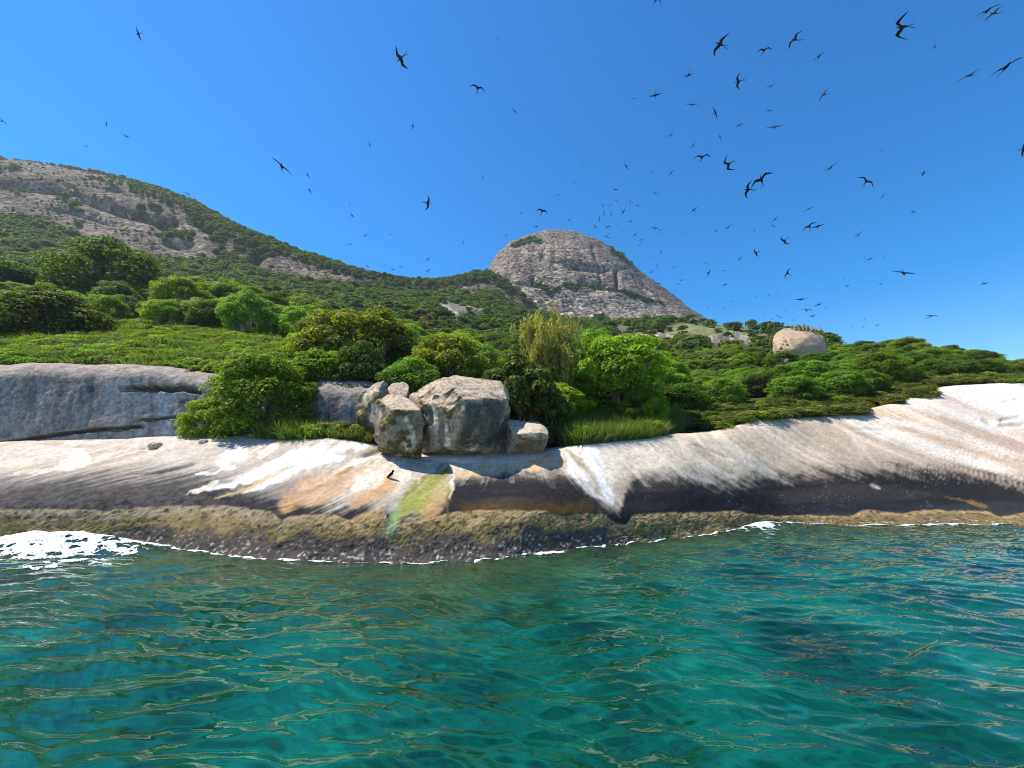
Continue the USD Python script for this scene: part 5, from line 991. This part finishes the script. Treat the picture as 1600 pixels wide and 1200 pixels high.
SKYMARKS = [('the brown hill top', 90, 270), ('the lone left bird', 216, 53), ('the left-tailed steep bird', 626, 91), ('the left-centre arched bird', 746, 138), ('the slim slanting bird', 440, 260), ('the upright bird above the saddle', 668, 317),
    ('the saddle between hill and dome', 640, 440), ('the dome summit', 862, 365), ('the dome right slope', 1020, 440), ('the big fork-tailed bird', 1139, 256), ('the crossing pair', 1180, 288), ('the vertical-winged bird', 1154, 127), ('the slanted straight-winged bird', 1125, 69),
    ('the largest fork-tailed bird', 1411, 42), ('the longest slim-winged bird', 1572, 105), ('the broad tilted bird', 1353, 284), ('the close pair right of the dome', 1271, 354), ('the wide shallow-winged bird', 1412, 427), ('the crescent-winged bird', 1231, 427), ('the lone round boulder', 1248, 512),
    ('the thin ridge bird', 1455, 494), ('the summit swarm', 960, 335), ('the summit-gliding bird', 847, 330), ('the flock-left arched bird', 1024, 149)]
def region(u, v, px, ang):
    s = 'tiny' if px < 5 else ('small' if px < 10 else 'mid-sized'); k = 'level' if abs(ang) < 12 else ('upright' if abs(ang) > 64 else ('climbing' if ang > 0 else 'dipping'))
    return f'{s} {k} seabird {relation(u, v, SKYMARKS)}'
def place_bird(u, v, px, ang, hs, tilt, kind, label, group=None):
    dist_scale = 2.15 / px * FOC; dx, dy, dz = ray(u, v); d = np.array([float(dx), float(dy), float(dz)]); depth = dist_scale; pos = np.array([0, 0, CAM_H]) + d * depth
    a, tl = math.radians(ang), math.radians(tilt); dn = d / np.linalg.norm(d)
    w = math.cos(a) * RGT + math.sin(a) * UPV; p = -math.sin(a) * RGT + math.cos(a) * UPV
    w = w - dn * (w @ dn) * .5; w /= np.linalg.norm(w); f = hs * (math.cos(tl) * p) + math.sin(tl) * dn * (1 if rb_.random() < .5 else -1); f -= w * (f @ w); f /= np.linalg.norm(f)
    z = np.cross(w, f)
    if z[2] < 0: w = -w; z = -z
    x = UsdGeom.Xform.Define(stage, numbered('seabird')); pr = x.GetPrim()
    M = Gf.Matrix4d(*w, 0, *f, 0, *z, 0, *pos, 1)
    if kind in bird_ref: pr.GetReferences().AddInternalReference(bird_ref[kind].GetPath()); pr.SetInstanceable(True); pr.GetAttribute('xformOp:transform').Set(M)
    else: x.AddTransformOp().Set(M); bird_parts(pr, kind); bird_ref[kind] = pr
    setd(pr, label=label, category='seabird', group=group)
for b in BIG: place_bird(*b, group='dark seabirds circling over the island')
names = single_out([region(q[0], q[1], q[2], q[3]) for q in MID], [q[0] for q in MID], lambda b: 'seabird')
for (u, v, px, ang), nm in zip(MID, names):
    place_bird(u, v, max(px, 3) * 1.05, ang, 1 if rb_.random() < .5 else -1, rb_.uniform(30, 70), int(rb_.integers(0, 2)), nm, 'dark seabirds circling over the island')
# the dark bird standing on the slab and white birds resting on the shrubs
def standing(name, label, pos, s, rz, mat, mleg):
    t = thing(name, label, 'seabird', pos, rz, (s, s, s)); x = UsdGeom.Xform(t)
    prof = [(-.30, .02), (-.18, .05), (-.04, .075), (.08, .08), (.15, .055)]; v, f = body_tube(prof); R = trimesh.transformations.rotation_matrix(math.radians(38), [1, 0, 0])[:3, :3]
    put('body', (v @ R.T + [0, 0, .22], f), mat, x, smooth=True)
    hd = trimesh.creation.icosphere(2, .055); hd.vertices = hd.vertices * [1, 1.2, 1] + [0, .15, .385]; nk, nf = tube([(0, .09, .29), (0, .12, .34), (0, .15, .385)], .05, .04, 6)
    put('head', tubes([(hd.vertices, hd.faces), (nk, nf)]), mat, x, smooth=True); put('bill', tube([(0, .19, .385), (0, .25, .378), (0, .29, .365)], .016, .004, 5), M_bill, x, smooth=True)
    put('tail', strip_wing([(0, -.20, -.44, .04), (.03, -.22, -.43, .04), (.05, -.26, -.40, .04)], 1), mat, x)
    for q in (-1, 1): put('leg', tube([(q * .035, 0, .17), (q * .04, .01, .08), (q * .04, 0, 0), (q * .04, .05, 0)], .010, .007, 5), mleg, x, smooth=True)
    return t
def slab_at(u, v):
    j = np.argmin(np.abs(US - u)); k = np.argmin(np.abs(v0[30:, j] - v)) + 30; return P1[k, j]
standing('standing_bird', 'dark bird standing on the pale streaked slab below the mossy boulder', slab_at(609, 749), .6, -115, M_bird, M_bill)
for i, (u, v, Y, s, lab) in enumerate([(1519, 571, 38, 1.5, 'white bird perched upright on the shrubs of the right ridge'), (1562, 578, 37, 1.2, 'white bird resting at the right end of the ridge shrubs'), (1448, 562, 42, 1.0, 'small white bird resting on a shrub left of the upright white bird')]):
    standing('white_bird', lab, at(u, v, Y), s, 60 * i, M_white_bird, M_bill)

# ------------------------------------------------------------------ haze: one closed box of thin bright air round everything
M_haze = usdkit.material(stage, '/World/Looks/haze_look', {'v': ('principled_volume', {'color': (0.78, 0.88, 1.0), 'density': 0.00016, 'anisotropy': 0.3})}, volume='v.volume')
hz = trimesh.creation.box((1700, 1700, 300)); hz.apply_translation((0, 0, 150 - 11.0))
put('haze', (hz.vertices, hz.faces), M_haze, kind='stuff', label='thin bluish haze over the far hills')
